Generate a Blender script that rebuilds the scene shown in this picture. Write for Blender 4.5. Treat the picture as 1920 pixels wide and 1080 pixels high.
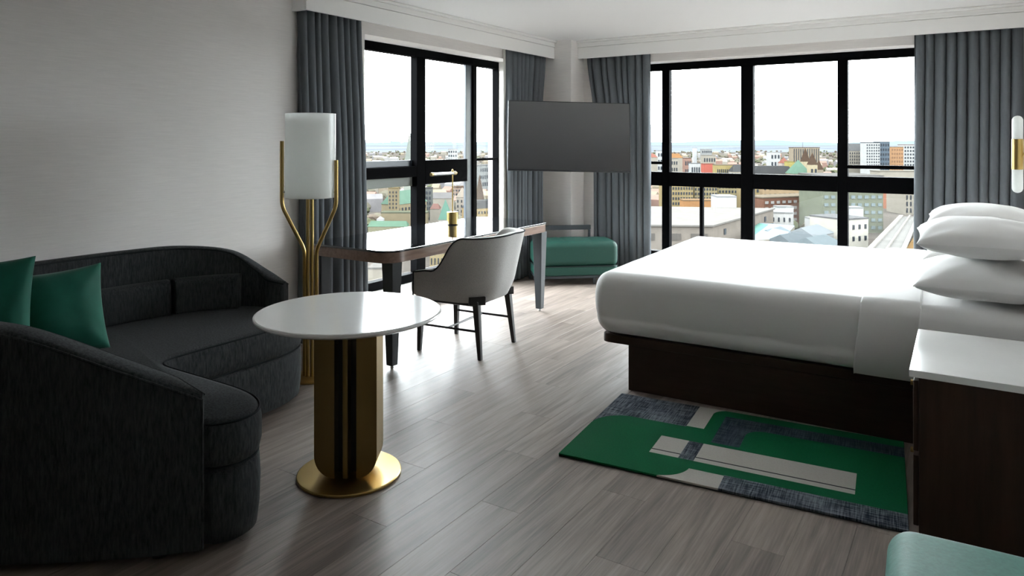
import bpy, bmesh, math, random
from mathutils import Vector, Matrix, noise

for o in list(bpy.data.objects):
    bpy.data.objects.remove(o)
S = bpy.context.scene
COL = S.collection
random.seed(7)

# ------------------------------------------------------------------ camera
F_PX, CX, HY = 1335.0, 960.0, 266.0
YAW = math.atan(865 / 1335.0)
EYE = 1.42
cam = bpy.data.cameras.new('camera')
cam.sensor_width = 36.0
cam.lens = F_PX * 36.0 / 1920.0
cam.shift_y = -(540 - HY) / 1920.0
cam.clip_start = 0.05
cam.clip_end = 40000
camo = bpy.data.objects.new('camera', cam)
COL.objects.link(camo)
camo.location = (0, 0, EYE)
camo.rotation_euler = (math.pi / 2, 0, YAW)
S.camera = camo
VX = Vector((-math.sin(YAW), math.cos(YAW)))
RX = Vector((math.cos(YAW), math.sin(YAW)))

# ------------------------------------------------------------------ world: bright overcast sky
SKY_H = 28.5         # radiance of the bright overcast sky at the horizon, a little more overhead
W = bpy.data.worlds.new('world')
S.world = W
W.use_nodes = True
nt = W.node_tree
nt.nodes.clear()
wo = nt.nodes.new('ShaderNodeOutputWorld')
bg = nt.nodes.new('ShaderNodeBackground')
tc = nt.nodes.new('ShaderNodeTexCoord')
sx = nt.nodes.new('ShaderNodeSeparateXYZ')
nt.links.new(tc.outputs['Generated'], sx.inputs[0])
mx = nt.nodes.new('ShaderNodeMath'); mx.operation = 'MAXIMUM'; mx.inputs[1].default_value = 0.0
nt.links.new(sx.outputs['Z'], mx.inputs[0])
ma = nt.nodes.new('ShaderNodeMath'); ma.operation = 'MULTIPLY_ADD'
ma.inputs[1].default_value = 0.5; ma.inputs[2].default_value = 1.0
nt.links.new(mx.outputs[0], ma.inputs[0])
mm = nt.nodes.new('ShaderNodeMath'); mm.operation = 'MULTIPLY'; mm.inputs[1].default_value = SKY_H
nt.links.new(ma.outputs[0], mm.inputs[0])
bg.inputs['Color'].default_value = (0.905, 0.955, 1.0, 1)
nt.links.new(mm.outputs[0], bg.inputs['Strength'])
nt.links.new(bg.outputs[0], wo.inputs[0])

S.view_settings.view_transform = 'Standard'
S.view_settings.look = 'None'
S.view_settings.gamma = 1.0
S.view_settings.use_curve_mapping = False
S.view_settings.exposure = 0.0
try:
    S.cycles.max_bounces = 14
    S.cycles.diffuse_bounces = 8
    S.cycles.transparent_max_bounces = 24
except Exception:
    pass

# ------------------------------------------------------------------ helpers: geometry = (verts, faces)
def join(*gs):
    V, Fc = [], []
    for v, f in gs:
        n = len(V)
        V += [tuple(p) for p in v]
        Fc += [tuple(i + n for i in q) for q in f]
    return V, Fc

def xf(g, loc=(0, 0, 0), rz=0.0, M=None):
    if M is None:
        M = Matrix.Translation(loc) @ Matrix.Rotation(rz, 4, 'Z')
    return [tuple(M @ Vector(p)) for p in g[0]], g[1]

def box(x0, x1, y0, y1, z0, z1):
    v = [(x, y, z) for z in (z0, z1) for y in (y0, y1) for x in (x0, x1)]
    return v, [(0, 2, 3, 1), (4, 5, 7, 6), (0, 1, 5, 4), (2, 6, 7, 3), (0, 4, 6, 2), (1, 3, 7, 5)]

def bevel(g, w, seg=2, ang=30):
    bm = bmesh.new()
    vs = [bm.verts.new(p) for p in g[0]]
    for f in g[1]:
        try:
            bm.faces.new([vs[i] for i in f])
        except ValueError:
            pass
    bm.normal_update()
    ed = [e for e in bm.edges if len(e.link_faces) == 2 and e.calc_face_angle(0) > math.radians(ang)]
    bmesh.ops.bevel(bm, geom=ed, offset=w, segments=seg, affect='EDGES', profile=0.5, clamp_overlap=True)
    bm.verts.index_update()
    out = [tuple(v.co) for v in bm.verts], [tuple(v.index for v in f.verts) for f in bm.faces]
    bm.free()
    return out

def bbox(x0, x1, y0, y1, z0, z1, w=0.006, seg=2):
    return bevel(box(x0, x1, y0, y1, z0, z1), w, seg)

def rbox(sx_, sy_, sz_, r, n=6, m=5, fn=None):
    """rounded box centred at the origin: n cells along each rounded edge, m along each flat"""
    def ticks(s):
        h = s / 2
        q = [-h + r * (1 - math.cos(math.pi / 2 * i / n)) for i in range(n)]
        q = [-h + r * i / n for i in range(n)]
        q += [-h + r + (s - 2 * r) * i / m for i in range(m)]
        q += [h - r + r * i / n for i in range(n + 1)]
        return q
    T = [ticks(sx_), ticks(sy_), ticks(sz_)]
    hs = [sx_ / 2, sy_ / 2, sz_ / 2]
    V, Fc, idx = [], [], {}
    def vid(p):
        k = tuple(round(c, 6) for c in p)
        if k in idx:
            return idx[k]
        inner = [max(-hs[i] + r, min(hs[i] - r, p[i])) for i in range(3)]
        d = Vector([p[i] - inner[i] for i in range(3)])
        if d.length > 1e-9:
            # cube to sphere mapping for even spread
            u = Vector([math.tan(c / r * math.pi / 4) for c in d])
            u.normalize()
            d = u * r
        q = Vector(inner) + d
        if fn:
            q = Vector(fn(q))
        idx[k] = len(V)
        V.append(tuple(q))
        return idx[k]
    for ax in range(3):
        a, b = (ax + 1) % 3, (ax + 2) % 3
        for sgn in (-1, 1):
            for i in range(len(T[a]) - 1):
                for j in range(len(T[b]) - 1):
                    quad = []
                    for (p, q) in ((i, j), (i + 1, j), (i + 1, j + 1), (i, j + 1)):
                        c = [0, 0, 0]
                        c[ax] = sgn * hs[ax]; c[a] = T[a][p]; c[b] = T[b][q]
                        quad.append(vid(c))
                    if sgn < 0:
                        quad.reverse()
                    Fc.append(tuple(quad))
    return V, Fc

def lathe(prof, seg=32, c=(0, 0)):
    V, Fc = [], []
    n = len(prof)
    for k in range(seg):
        a = 2 * math.pi * k / seg
        for r, z in prof:
            V.append((c[0] + r * math.cos(a), c[1] + r * math.sin(a), z))
    for k in range(seg):
        for i in range(n - 1):
            Fc.append((k * n + i, ((k + 1) % seg) * n + i, ((k + 1) % seg) * n + i + 1, k * n + i + 1))
    Fc.append(tuple(reversed([k * n for k in range(seg)])))
    Fc.append(tuple([k * n + n - 1 for k in range(seg)]))
    return V, Fc

def cyl(r, z0, z1, seg=24, c=(0, 0), b=0.0):
    if b:
        return lathe([(r - b, z0), (r, z0 + b), (r, z1 - b), (r - b, z1)], seg, c)
    return lathe([(r, z0), (r, z1)], seg, c)

def tube(path, r, seg=12):
    P = [Vector(p) for p in path]
    rr = r if isinstance(r, (list, tuple)) else [r] * len(P)
    V, Fc = [], []
    up = None
    for i, p in enumerate(P):
        t = (P[min(i + 1, len(P) - 1)] - P[max(i - 1, 0)]).normalized()
        if up is None:
            ref = Vector((0, 0, 1)) if abs(t.z) < 0.9 else Vector((1, 0, 0))
            up = (ref - t * ref.dot(t)).normalized()
        else:
            up = (up - t * up.dot(t)).normalized()
        s = t.cross(up)
        for k in range(seg):
            a = 2 * math.pi * k / seg
            V.append(tuple(p + (up * math.cos(a) + s * math.sin(a)) * rr[i]))
    for i in range(len(P) - 1):
        for k in range(seg):
            k2 = (k + 1) % seg
            Fc.append((i * seg + k, i * seg + k2, (i + 1) * seg + k2, (i + 1) * seg + k))
    Fc.append(tuple(reversed(range(seg))))
    Fc.append(tuple(range((len(P) - 1) * seg, len(P) * seg)))
    return V, Fc

def round_path(pts, rad, n=6):
    P = [Vector(p) for p in pts]
    out = [P[0]]
    for i in range(1, len(P) - 1):
        a = P[i] + (P[i - 1] - P[i]).normalized() * rad
        b = P[i] + (P[i + 1] - P[i]).normalized() * rad
        for k in range(n + 1):
            t = k / n
            out.append(a * (1 - t) ** 2 + P[i] * 2 * t * (1 - t) + b * t * t)
    out.append(P[-1])
    return out

def prism(poly, z0, z1):
    n = len(poly)
    V = [(p[0], p[1], z0) for p in poly] + [(p[0], p[1], z1) for p in poly]
    Fc = [tuple(reversed(range(n))), tuple(range(n, 2 * n))]
    for i in range(n):
        j = (i + 1) % n
        Fc.append((i, j, n + j, n + i))
    return V, Fc

def rrect(x0, x1, y0, y1, r, n=8):
    out = []
    for cx, cy, a0 in ((x1 - r, y1 - r, 0), (x0 + r, y1 - r, 90), (x0 + r, y0 + r, 180), (x1 - r, y0 + r, 270)):
        for k in range(n + 1):
            a = math.radians(a0 + 90 * k / n)
            out.append((cx + r * math.cos(a), cy + r * math.sin(a)))
    return out

def grid(fn, nu, nv, closed_u=False):
    V = [tuple(fn(i / (nu if closed_u else nu - 1), j / (nv - 1))) for i in range(nu) for j in range(nv)]
    Fc = []
    for i in range(nu if closed_u else nu - 1):
        i2 = (i + 1) % nu
        for j in range(nv - 1):
            Fc.append((i * nv + j, i2 * nv + j, i2 * nv + j + 1, i * nv + j + 1))
    return V, Fc

def catmull(pts, n=8):
    P = [Vector(p) for p in pts]
    out = []
    for i in range(len(P) - 1):
        p0 = P[i - 1] if i else P[0] * 2 - P[1]
        p1, p2 = P[i], P[i + 1]
        p3 = P[i + 2] if i + 2 < len(P) else P[-1] * 2 - P[-2]
        for k in range(n):
            t = k / n
            out.append(0.5 * ((2 * p1) + (p2 - p0) * t + (2 * p0 - 5 * p1 + 4 * p2 - p3) * t * t + (3 * p1 - p0 - 3 * p2 + p3) * t ** 3))
    out.append(P[-1])
    return out

def smooth01(x):
    x = max(0.0, min(1.0, x))
    return x * x * (3 - 2 * x)

# ------------------------------------------------------------------ helpers: objects
def mesh(name, g, mat=None, ang=35):
    me = bpy.data.meshes.new(name)
    me.from_pydata(g[0], [], g[1])
    bm = bmesh.new(); bm.from_mesh(me)
    bmesh.ops.recalc_face_normals(bm, faces=bm.faces[:])
    bm.to_mesh(me); bm.free()
    me.shade_smooth()
    me.set_sharp_from_angle(angle=math.radians(ang))
    if mat:
        me.materials.append(mat)
    return me

WN = True
def add(name, g, mat, parent=None, loc=(0, 0, 0), rz=0.0, rot=None, ang=35):
    o = bpy.data.objects.new(name, mesh(name, g, mat, ang) if isinstance(g, tuple) else g)
    COL.objects.link(o)
    o.location = loc
    o.rotation_euler = rot if rot else (0, 0, rz)
    if parent:
        o.parent = parent
    if WN and isinstance(g, tuple) and ang < 50:
        md = o.modifiers.new('weighted_normals', 'WEIGHTED_NORMAL'); md.keep_sharp = True; md.weight = 80
    return o

def empty(name, loc=(0, 0, 0), rz=0.0):
    o = bpy.data.objects.new(name, None)
    o.empty_display_size = 0.1
    COL.objects.link(o)
    o.location = loc
    o.rotation_euler = (0, 0, rz)
    return o

def tag(o, label, cat, group=None, kind=None):
    o['label'] = label
    o['category'] = cat
    if group: o['group'] = group
    if kind: o['kind'] = kind
    return o

def struct(o, label=None, cat=None):
    o['kind'] = 'structure'
    if label: o['label'] = label
    if cat: o['category'] = cat
    return o

# ------------------------------------------------------------------ helpers: materials
class N:
    """tiny expression wrapper around shader math nodes"""
    tree = None
    def __init__(s, sock): s.s = sock
    @staticmethod
    def op(kind, *a):
        n = N.tree.nodes.new('ShaderNodeMath'); n.operation = kind
        for i, x in enumerate(a):
            if isinstance(x, N): N.tree.links.new(x.s, n.inputs[i])
            else: n.inputs[i].default_value = x
        return N(n.outputs[0])
    def __add__(s, o): return N.op('ADD', s, o)
    def __sub__(s, o): return N.op('SUBTRACT', s, o)
    def __rsub__(s, o): return N.op('SUBTRACT', o, s)
    def __mul__(s, o): return N.op('MULTIPLY', s, o)
    def __truediv__(s, o): return N.op('DIVIDE', s, o)
    def gt(s, o): return N.op('GREATER_THAN', s, o)
    def lt(s, o): return N.op('LESS_THAN', s, o)
    def abs(s): return N.op('ABSOLUTE', s)
    def max(s, o): return N.op('MAXIMUM', s, o)
    def min(s, o): return N.op('MINIMUM', s, o)
    def sqrt(s): return N.op('SQRT', s)
    def fract(s): return N.op('FRACT', s)

def new_mat(name):
    m = bpy.data.materials.new(name)
    m.use_nodes = True
    t = m.node_tree
    return m, t, t.nodes['Principled BSDF']

def lin(c):
    return tuple(((x / 255) / 12.92 if x / 255 <= 0.04045 else ((x / 255 + 0.055) / 1.055) ** 2.4) for x in c) + (1.0,)

def mat(name, col, rough=0.6, metal=0.0, spec=0.5, var=0.0, scale=(20, 20, 20), bump=0.0, sheen=0.0, coat=0.0, detail=4.0, rvar=0.0, sub=0.0, aniso=0.0):
    m, t, p = new_mat(name)
    c = col if len(col) == 4 else tuple(col) + (1.0,)
    p.inputs['Base Color'].default_value = c
    p.inputs['Roughness'].default_value = rough
    p.inputs['Metallic'].default_value = metal
    p.inputs['Specular IOR Level'].default_value = spec
    if sheen:
        p.inputs['Sheen Weight'].default_value = sheen
        p.inputs['Sheen Roughness'].default_value = 0.4
    if coat:
        p.inputs['Coat Weight'].default_value = coat
        p.inputs['Coat Roughness'].default_value = 0.05
    if aniso:
        p.inputs['Anisotropic'].default_value = aniso
    if var or bump or rvar:
        tcn = t.nodes.new('ShaderNodeTexCoord')
        mp = t.nodes.new('ShaderNodeMapping'); mp.inputs['Scale'].default_value = scale
        nz = t.nodes.new('ShaderNodeTexNoise'); nz.inputs['Scale'].default_value = 1.0; nz.inputs['Detail'].default_value = detail
        nz.inputs['Roughness'].default_value = 0.65
        t.links.new(tcn.outputs['Object'], mp.inputs[0]); t.links.new(mp.outputs[0], nz.inputs['Vector'])
        if var:
            rp = t.nodes.new('ShaderNodeMapRange')
            rp.inputs['From Min'].default_value = 0.3; rp.inputs['From Max'].default_value = 0.7
            rp.inputs['To Min'].default_value = 1 - var; rp.inputs['To Max'].default_value = 1 + var
            t.links.new(nz.outputs[0], rp.inputs[0])
            vm = t.nodes.new('ShaderNodeVectorMath'); vm.operation = 'SCALE'
            vm.inputs[0].default_value = c[:3]
            t.links.new(rp.outputs[0], vm.inputs['Scale'])
            t.links.new(vm.outputs[0], p.inputs['Base Color'])
        if bump:
            bp = t.nodes.new('ShaderNodeBump'); bp.inputs['Strength'].default_value = bump; bp.inputs['Distance'].default_value = 0.002
            t.links.new(nz.outputs[0], bp.inputs['Height']); t.links.new(bp.outputs[0], p.inputs['Normal'])
        if rvar:
            rr = t.nodes.new('ShaderNodeMapRange')
            rr.inputs['To Min'].default_value = rough - rvar; rr.inputs['To Max'].default_value = rough + rvar
            t.links.new(nz.outputs[0], rr.inputs[0]); t.links.new(rr.outputs[0], p.inputs['Roughness'])
    return m

M = {}
M['wall'] = mat('grasscloth_wallpaper', (0.80, 0.772, 0.75), 0.85, spec=0.2, var=0.05, scale=(6, 6, 160), bump=0.15)
M['paint'] = mat('white_paint', (0.89, 0.885, 0.865), 0.6, spec=0.3)
M['ceil'] = mat('ceiling_paint', (0.94, 0.94, 0.935), 0.8, spec=0.2)
M['frame'] = mat('black_aluminium', (0.002, 0.002, 0.0023), 0.6, spec=0.01)
M['reflgrey'] = mat('grey_green_reflection', (0.12, 0.135, 0.115), 0.5)  # colour of a reflection in the left pane, painted on a strip
M['frameblue'] = mat('mullion_and_reflection_blue', (0.035, 0.045, 0.055), 0.3)  # used on a mullion and on a strip painted as a reflection
M['curtain'] = mat('grey_curtain_cloth', (0.108, 0.118, 0.127), 0.9, spec=0.05, var=0.08, scale=(300, 300, 20))
M['lining'] = mat('curtain_lining', (0.75, 0.75, 0.70), 0.8)
M['sofa'] = mat('charcoal_chenille', (0.031, 0.034, 0.036), 0.9, spec=0.15, var=0.65, scale=(115, 115, 20), bump=0.5, sheen=0.05)
M['pipe'] = mat('dark_piping', (0.018, 0.02, 0.022), 0.9, spec=0.1)
M['velvet'] = mat('emerald_velvet', (0.004, 0.085, 0.055), 0.7, spec=0.2, var=0.15, scale=(8, 8, 8), sheen=0.2)
M['brass'] = mat('brushed_brass', (0.40, 0.285, 0.105), 0.3, metal=1.0, rvar=0.05, scale=(4, 4, 60))
M['brassd'] = mat('satin_brass', (0.30, 0.215, 0.085), 0.34, metal=1.0)
M['marble'] = mat('white_stone', (0.90, 0.90, 0.885), 0.12, spec=0.5, var=0.02, scale=(5, 5, 5))
M['desktop'] = mat('dark_glass_top', (0.012, 0.014, 0.017), 0.04, spec=0.9, coat=1.0)
M['deskwood'] = mat('lacquered_brown_wood', (0.20, 0.13, 0.10), 0.25, coat=0.6, var=0.25, scale=(40, 3, 40))
M['slate'] = mat('slate_lacquer', (0.018, 0.024, 0.028), 0.45)
M['chair'] = mat('grey_melange_cloth', (0.42, 0.412, 0.395), 0.9, spec=0.15, var=0.22, scale=(260, 260, 260), bump=0.3, sheen=0.2)
M['ebony'] = mat('ebonised_wood', (0.012, 0.012, 0.013), 0.4)
M['leather'] = mat('green_leather', (0.010, 0.050, 0.037), 0.5, spec=0.3, var=0.10, scale=(60, 60, 60), bump=0.15, rvar=0.06)
M['mint'] = mat('mint_leather', (0.045, 0.17, 0.135), 0.55, spec=0.25, var=0.14, scale=(90, 90, 90), bump=0.3)
M['linen'] = mat('white_bed_linen', (0.86, 0.855, 0.845), 0.85, spec=0.15, sheen=0.1)
M['walnut'] = mat('dark_walnut', (0.030, 0.016, 0.011), 0.5, spec=0.25, var=0.3, scale=(3, 30, 30))
M['walnut2'] = mat('dark_walnut_upright', (0.030, 0.015, 0.009), 0.55, spec=0.2, var=0.35, scale=(30, 30, 2.5))
M['opal'] = mat('opal_glass', (0.94, 0.96, 0.94), 0.25, spec=0.4)
_t = M['opal'].node_tree
_mx = _t.nodes.new('ShaderNodeMixShader'); _mx.inputs[0].default_value = 0.5
_tl = _t.nodes.new('ShaderNodeBsdfTranslucent'); _tl.inputs[0].default_value = (0.97, 0.99, 0.97, 1)
_t.links.new(_t.nodes['Principled BSDF'].outputs[0], _mx.inputs[1]); _t.links.new(_tl.outputs[0], _mx.inputs[2])
_t.links.new(_mx.outputs[0], _t.nodes['Material Output'].inputs[0])
M['tvplastic'] = mat('tv_plastic', (0.010, 0.010, 0.012), 0.35)
M['screen'] = mat('tv_screen', (0.012, 0.0125, 0.014), 0.16, spec=1.0)
M['screen'].node_tree.nodes['Principled BSDF'].inputs['IOR'].default_value = 1.62
M['steel'] = mat('brushed_steel', (0.45, 0.45, 0.44), 0.3, metal=1.0)

def glass_mat():
    m = bpy.data.materials.new('window_glass'); m.use_nodes = True
    t = m.node_tree; t.nodes.clear()
    o = t.nodes.new('ShaderNodeOutputMaterial'); mixn = t.nodes.new('ShaderNodeMixShader')
    tr = t.nodes.new('ShaderNodeBsdfTransparent'); gl = t.nodes.new('ShaderNodeBsdfGlossy')
    lw = t.nodes.new('ShaderNodeLayerWeight'); lw.inputs[0].default_value = 0.5
    N.tree = t
    fz = N.op('POWER', N(lw.outputs['Facing']), 5.0) * 0.9 + 0.02
    tr.inputs[0].default_value = (0.97, 0.985, 0.98, 1); gl.inputs['Roughness'].default_value = 0.0
    t.links.new(fz.s, mixn.inputs[0]); t.links.new(tr.outputs[0], mixn.inputs[1]); t.links.new(gl.outputs[0], mixn.inputs[2])
    t.links.new(mixn.outputs[0], o.inputs[0])
    return m
M['glass'] = glass_mat()

def plank_mat():
    m, t, p = new_mat('grey_oak_vinyl')
    tcn = t.nodes.new('ShaderNodeTexCoord'); oi = t.nodes.new('ShaderNodeObjectInfo')
    off = t.nodes.new('ShaderNodeVectorMath'); off.operation = 'SCALE'
    off.inputs[0].default_value = (37.0, 91.0, 13.0)
    t.links.new(oi.outputs['Random'], off.inputs['Scale'])
    ad = t.nodes.new('ShaderNodeVectorMath'); ad.operation = 'ADD'
    t.links.new(tcn.outputs['Object'], ad.inputs[0]); t.links.new(off.outputs[0], ad.inputs[1])
    def nz(scale, detail, dist=0.0):
        mp = t.nodes.new('ShaderNodeMapping'); mp.inputs['Scale'].default_value = scale
        n = t.nodes.new('ShaderNodeTexNoise'); n.inputs['Scale'].default_value = 1; n.inputs['Detail'].default_value = detail
        n.inputs['Distortion'].default_value = dist
        t.links.new(ad.outputs[0], mp.inputs[0]); t.links.new(mp.outputs[0], n.inputs['Vector'])
        return n.outputs[0]
    g1 = nz((26, 1.6, 1), 4, 0.8)
    g2 = nz((150, 5, 1), 3)
    g3 = nz((5, 0.7, 1), 2)
    N.tree = t
    f = N(g1) * 0.45 + N(g2) * 0.30 + N(g3) * 0.25 + (N(oi.outputs['Random']) - 0.5) * 0.10
    cr = t.nodes.new('ShaderNodeValToRGB')
    cr.color_ramp.elements[0].position = 0.36; cr.color_ramp.elements[0].color = (0.105, 0.081, 0.068, 1)
    cr.color_ramp.elements[1].position = 0.62; cr.color_ramp.elements[1].color = (0.28, 0.228, 0.195, 1)
    t.links.new(f.s, cr.inputs[0]); t.links.new(cr.outputs[0], p.inputs['Base Color'])
    r = N(g2) * 0.16 + 0.41
    t.links.new(r.s, p.inputs['Roughness'])
    p.inputs['Specular IOR Level'].default_value = 0.7
    bp = t.nodes.new('ShaderNodeBump'); bp.inputs['Strength'].default_value = 0.25; bp.inputs['Distance'].default_value = 0.001
    t.links.new(f.s, bp.inputs['Height']); t.links.new(bp.outputs[0], p.inputs['Normal'])
    return m
M['plank'] = plank_mat()

# ------------------------------------------------------------------ room shell
XL, YB, XR, YN, ZC = -4.0, 7.10, 0.36, -3.0, 2.525
WY0, WY1 = 4.05, 6.26          # left window opening
WX0, WX1 = -3.45, -0.08        # back window opening
WZ0, WZ1 = 0.165, 2.265
FXL, FYB = -4.22, 7.32         # inner face of the two window frames

floor = struct(add('floor', box(XL, XR, YN, YB, -0.15, -0.006), mat('floor_screed', (0.05, 0.045, 0.04), 0.9)), 'grey-brown wood-look plank floor of the room', 'floor')
PW, PL, GAP = 0.182, 1.22, 0.0003
plank_cache = {}
rows = int(math.ceil((XR - XL) / PW))
for i in range(rows):
    x0 = XL + i * PW
    w = min(PW, XR - x0)
    y = YN - (i * 0.437) % PL
    while y < YB:
        a, b = max(y, YN), min(y + PL, YB)
        if b - a > 0.02:
            key = (round(w, 3), round(b - a, 3))
            if key not in plank_cache:
                hw, hl = w / 2 - GAP, (b - a) / 2 - GAP
                e = 0.0006
                g = ([(-hw, -hl, -0.006), (hw, -hl, -0.006), (hw, hl, -0.006), (-hw, hl, -0.006),
                      (-hw, -hl, -e), (hw, -hl, -e), (hw, hl, -e), (-hw, hl, -e),
                      (-hw + e, -hl + e, 0), (hw - e, -hl + e, 0), (hw - e, hl - e, 0), (-hw + e, hl - e, 0)],
                     [(0, 1, 5, 4), (1, 2, 6, 5), (2, 3, 7, 6), (3, 0, 4, 7), (4, 5, 9, 8), (5, 6, 10, 9), (6, 7, 11, 10), (7, 4, 8, 11), (8, 9, 10, 11)])
                plank_cache[key] = mesh('plank', g, M['plank'], 20)
            add('plank', plank_cache[key], None, floor, (x0 + w / 2, (a + b) / 2, 0))
        y += PL

TH = 0.36
struct(add('wall_left', join(box(XL - TH, XL, YN - 0.2, WY0, -0.15, ZC), box(XL - TH, XL, WY1, YB + TH, -0.15, ZC),
                             box(XL - TH, XL, WY0, WY1, -0.15, WZ0), box(XL - TH, XL, WY0, WY1, WZ1, ZC)), M['wall']), 'pale grasscloth wall behind the curved sofa', 'wall')
struct(add('wall_back', join(box(XL, WX0, YB, YB + TH, -0.15, ZC), box(WX1, XR + 0.2, YB, YB + TH, -0.15, ZC),
                             box(WX0, WX1, YB, YB + TH, -0.15, WZ0), box(WX0, WX1, YB, YB + TH, WZ1, ZC)), M['wall']), 'wall around the wide window behind the bed', 'wall')
struct(add('wall_right', box(XR, XR + 0.2, YN - 0.2, YB, -0.15, ZC), M['wall']), 'wall at the head of the bed', 'wall')
struct(add('wall_near', box(XL, XR, YN - 0.2, YN, -0.15, ZC), mat('fill_toned_taupe', (0.26, 0.235, 0.21), 0.6, var=0.1, scale=(20, 20, 2))), 'unseen wall behind the viewer, toned taupe to set the fill light', 'wall')  # unseen wall; its distance and taupe tone were chosen to control bounced fill
struct(add('ceiling', box(XL - TH, XR + 0.2, YN - 0.2, YB + TH, ZC, ZC + 0.15), M['ceil']), 'plain white ceiling', 'ceiling')
struct(add('wall_column', bbox(XL, -3.645, 6.80, YB, 0, ZC, 0.006), M['wall']), 'square corner column between the two windows', 'column')

# pelmet boards and crown moulding
def cornice(name, fn, s0, s1, near_end, label):
    # fn(d, s) -> (x, y): d = distance out from the wall, s = position along the wall
    root = struct(empty(name), label, 'cornice')
    def slab(part, d0, d1, a, b, z0, z1, w=0.003):
        p, q = fn(d0, a), fn(d1, b)
        add(part, bbox(min(p[0], q[0]), max(p[0], q[0]), min(p[1], q[1]), max(p[1], q[1]), z0, z1, w), M['paint'], root)
    slab('pelmet_board', 0.130, 0.150, s0, s1, 2.33, 2.452)
    slab('moulding', 0.130, 0.158, s0, s1, 2.455, 2.474)
    slab('moulding', 0.130, 0.152, s0, s1, 2.474, 2.500, 0.002)
    slab('crown', 0.130, 0.185, s0, s1, 2.500, 2.5245, 0.008)
    if near_end:
        slab('end_board', 0.0, 0.130, s0, s0 + 0.02, 2.33, 2.5245)
    return root
cornice('trim_1', lambda d, s: (XL + d, s), 3.34, 6.798, True, 'white pelmet and crown moulding over the window beside the desk')
cornice('trim_2', lambda d, s: (s, YB - d), -3.643, XR, False, 'white pelmet and crown moulding over the window behind the bed')
struct(add('baseboard_left', bbox(XL, XL + 0.015, YN, 6.79, 0.0, 0.10, 0.004), M['paint']), 'white skirting board on the sofa wall', 'baseboard')
struct(add('baseboard_back', bbox(-3.64, XR, YB - 0.015, YB, 0.0, 0.10, 0.004), M['paint']), 'white skirting board under the wide window', 'baseboard')
struct(add('baseboard_right', bbox(XR - 0.015, XR, YN, YB - 0.016, 0.0, 0.10, 0.004), M['paint']), 'white skirting board at the bed head', 'baseboard')

# ------------------------------------------------------------------ windows
def window(name, fn, s0, s1, bars, label):
    """fn(d, s): d = depth outward from frame face"""
    root = struct(empty(name), label, 'window')
    def bar(part, a, b, z0, z1, d0=0.0, d1=0.08, m='frame'):
        p, q = fn(d0, a), fn(d1, b)
        return add(part, bbox(min(p[0], q[0]), max(p[0], q[0]), min(p[1], q[1]), max(p[1], q[1]), z0, z1, 0.003, 1), M[m], root)
    bar('head_frame', s0, s1, WZ1 - 0.075, WZ1 - 0.001)
    bar('bottom_frame', s0, s1, WZ0 + 0.001, WZ0 + 0.075)
    bar('side_frame', s0, s0 + 0.05, WZ0 + 0.075, WZ1 - 0.075)
    bar('side_frame', s1 - 0.012, s1, WZ0 + 0.075, WZ1 - 0.075)
    for b in bars:
        bar(*b)
    return root, bar
zg0, zg1 = WZ0 + 0.075, WZ1 - 0.075
wl, wbar = window('window_1', lambda d, s: (FXL - d, s), WY0, WY1, [
    ('mullion', 4.935, 5.055, zg0, zg1), ('mullion', 5.80, 5.86, zg0, zg1),
    ('mullion', 5.70, 5.80, zg0, zg1, 0.02, 0.05, 'frameblue'),
    ('transom', 5.055, 5.70, 1.03, 1.25), ('transom', WY0 + 0.05, 4.935, 1.105, 1.20),
    ('reflection_strip', WY0 + 0.05, 4.935, 1.02, 1.105, 0.055, 0.075, 'reflgrey'),  # solid strip painted grey-green for the reflection under the bar
    ('reflection_strip', WY0 + 0.05, 4.935, 1.20, 1.255, 0.055, 0.075, 'frameblue'),  # solid strip painted blue-grey for the reflection above the bar
    ('transom', 5.86, WY1 - 0.012, 1.228, 1.254, 0.0, 0.05),
], 'tall black-framed window beside the desk overlooking stone towers')
wb, wbar2 = window('window_2', lambda d, s: (s, FYB + d), WX0, WX1, [
    ('mullion', -2.818, -2.735, zg0, zg1), ('mullion', -1.98, -1.858, zg0, zg1), ('mullion', -1.079, -0.99, zg0, zg1),
    ('transom', WX0 + 0.05, -2.818, 0.947, 1.096), ('transom', -2.735, -1.98, 0.947, 1.096), ('transom', -1.858, -1.079, 0.947, 1.096), ('transom', -0.99, WX1 - 0.012, 0.947, 1.096),
    ('transom', WX0 + 0.05, -2.818, 1.178, 1.208, 0.0, 0.05), ('transom', -0.99, WX1 - 0.012, 1.17, 1.203, 0.0, 0.05),
    ('glazing_bar', -2.405, -2.37, zg0, 0.947, 0.0, 0.05),
], 'wide black-framed window behind the bed overlooking the city')
for a, b in ((WY0 + 0.05, 4.935), (5.055, 5.70), (5.86, WY1 - 0.012)):
    wbar('pane', a, b, zg0, zg1, 0.080, 0.086, 'glass')
for a, b in ((WX0 + 0.05, -2.818), (-2.735, -1.98), (-1.858, -1.079), (-0.99, WX1 - 0.012)):
    wbar2('pane', a, b, zg0, zg1, 0.080, 0.086, 'glass')
add('window_sill', bbox(FXL, XL + 0.02, WY0, WY1, WZ0 - 0.03, WZ0 + 0.0005, 0.004), M['paint'], wl)
add('window_sill', bbox(WX0, WX1, YB - 0.02, FYB, WZ0 - 0.03, WZ0 + 0.0005, 0.004), M['paint'], wb)

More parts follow.
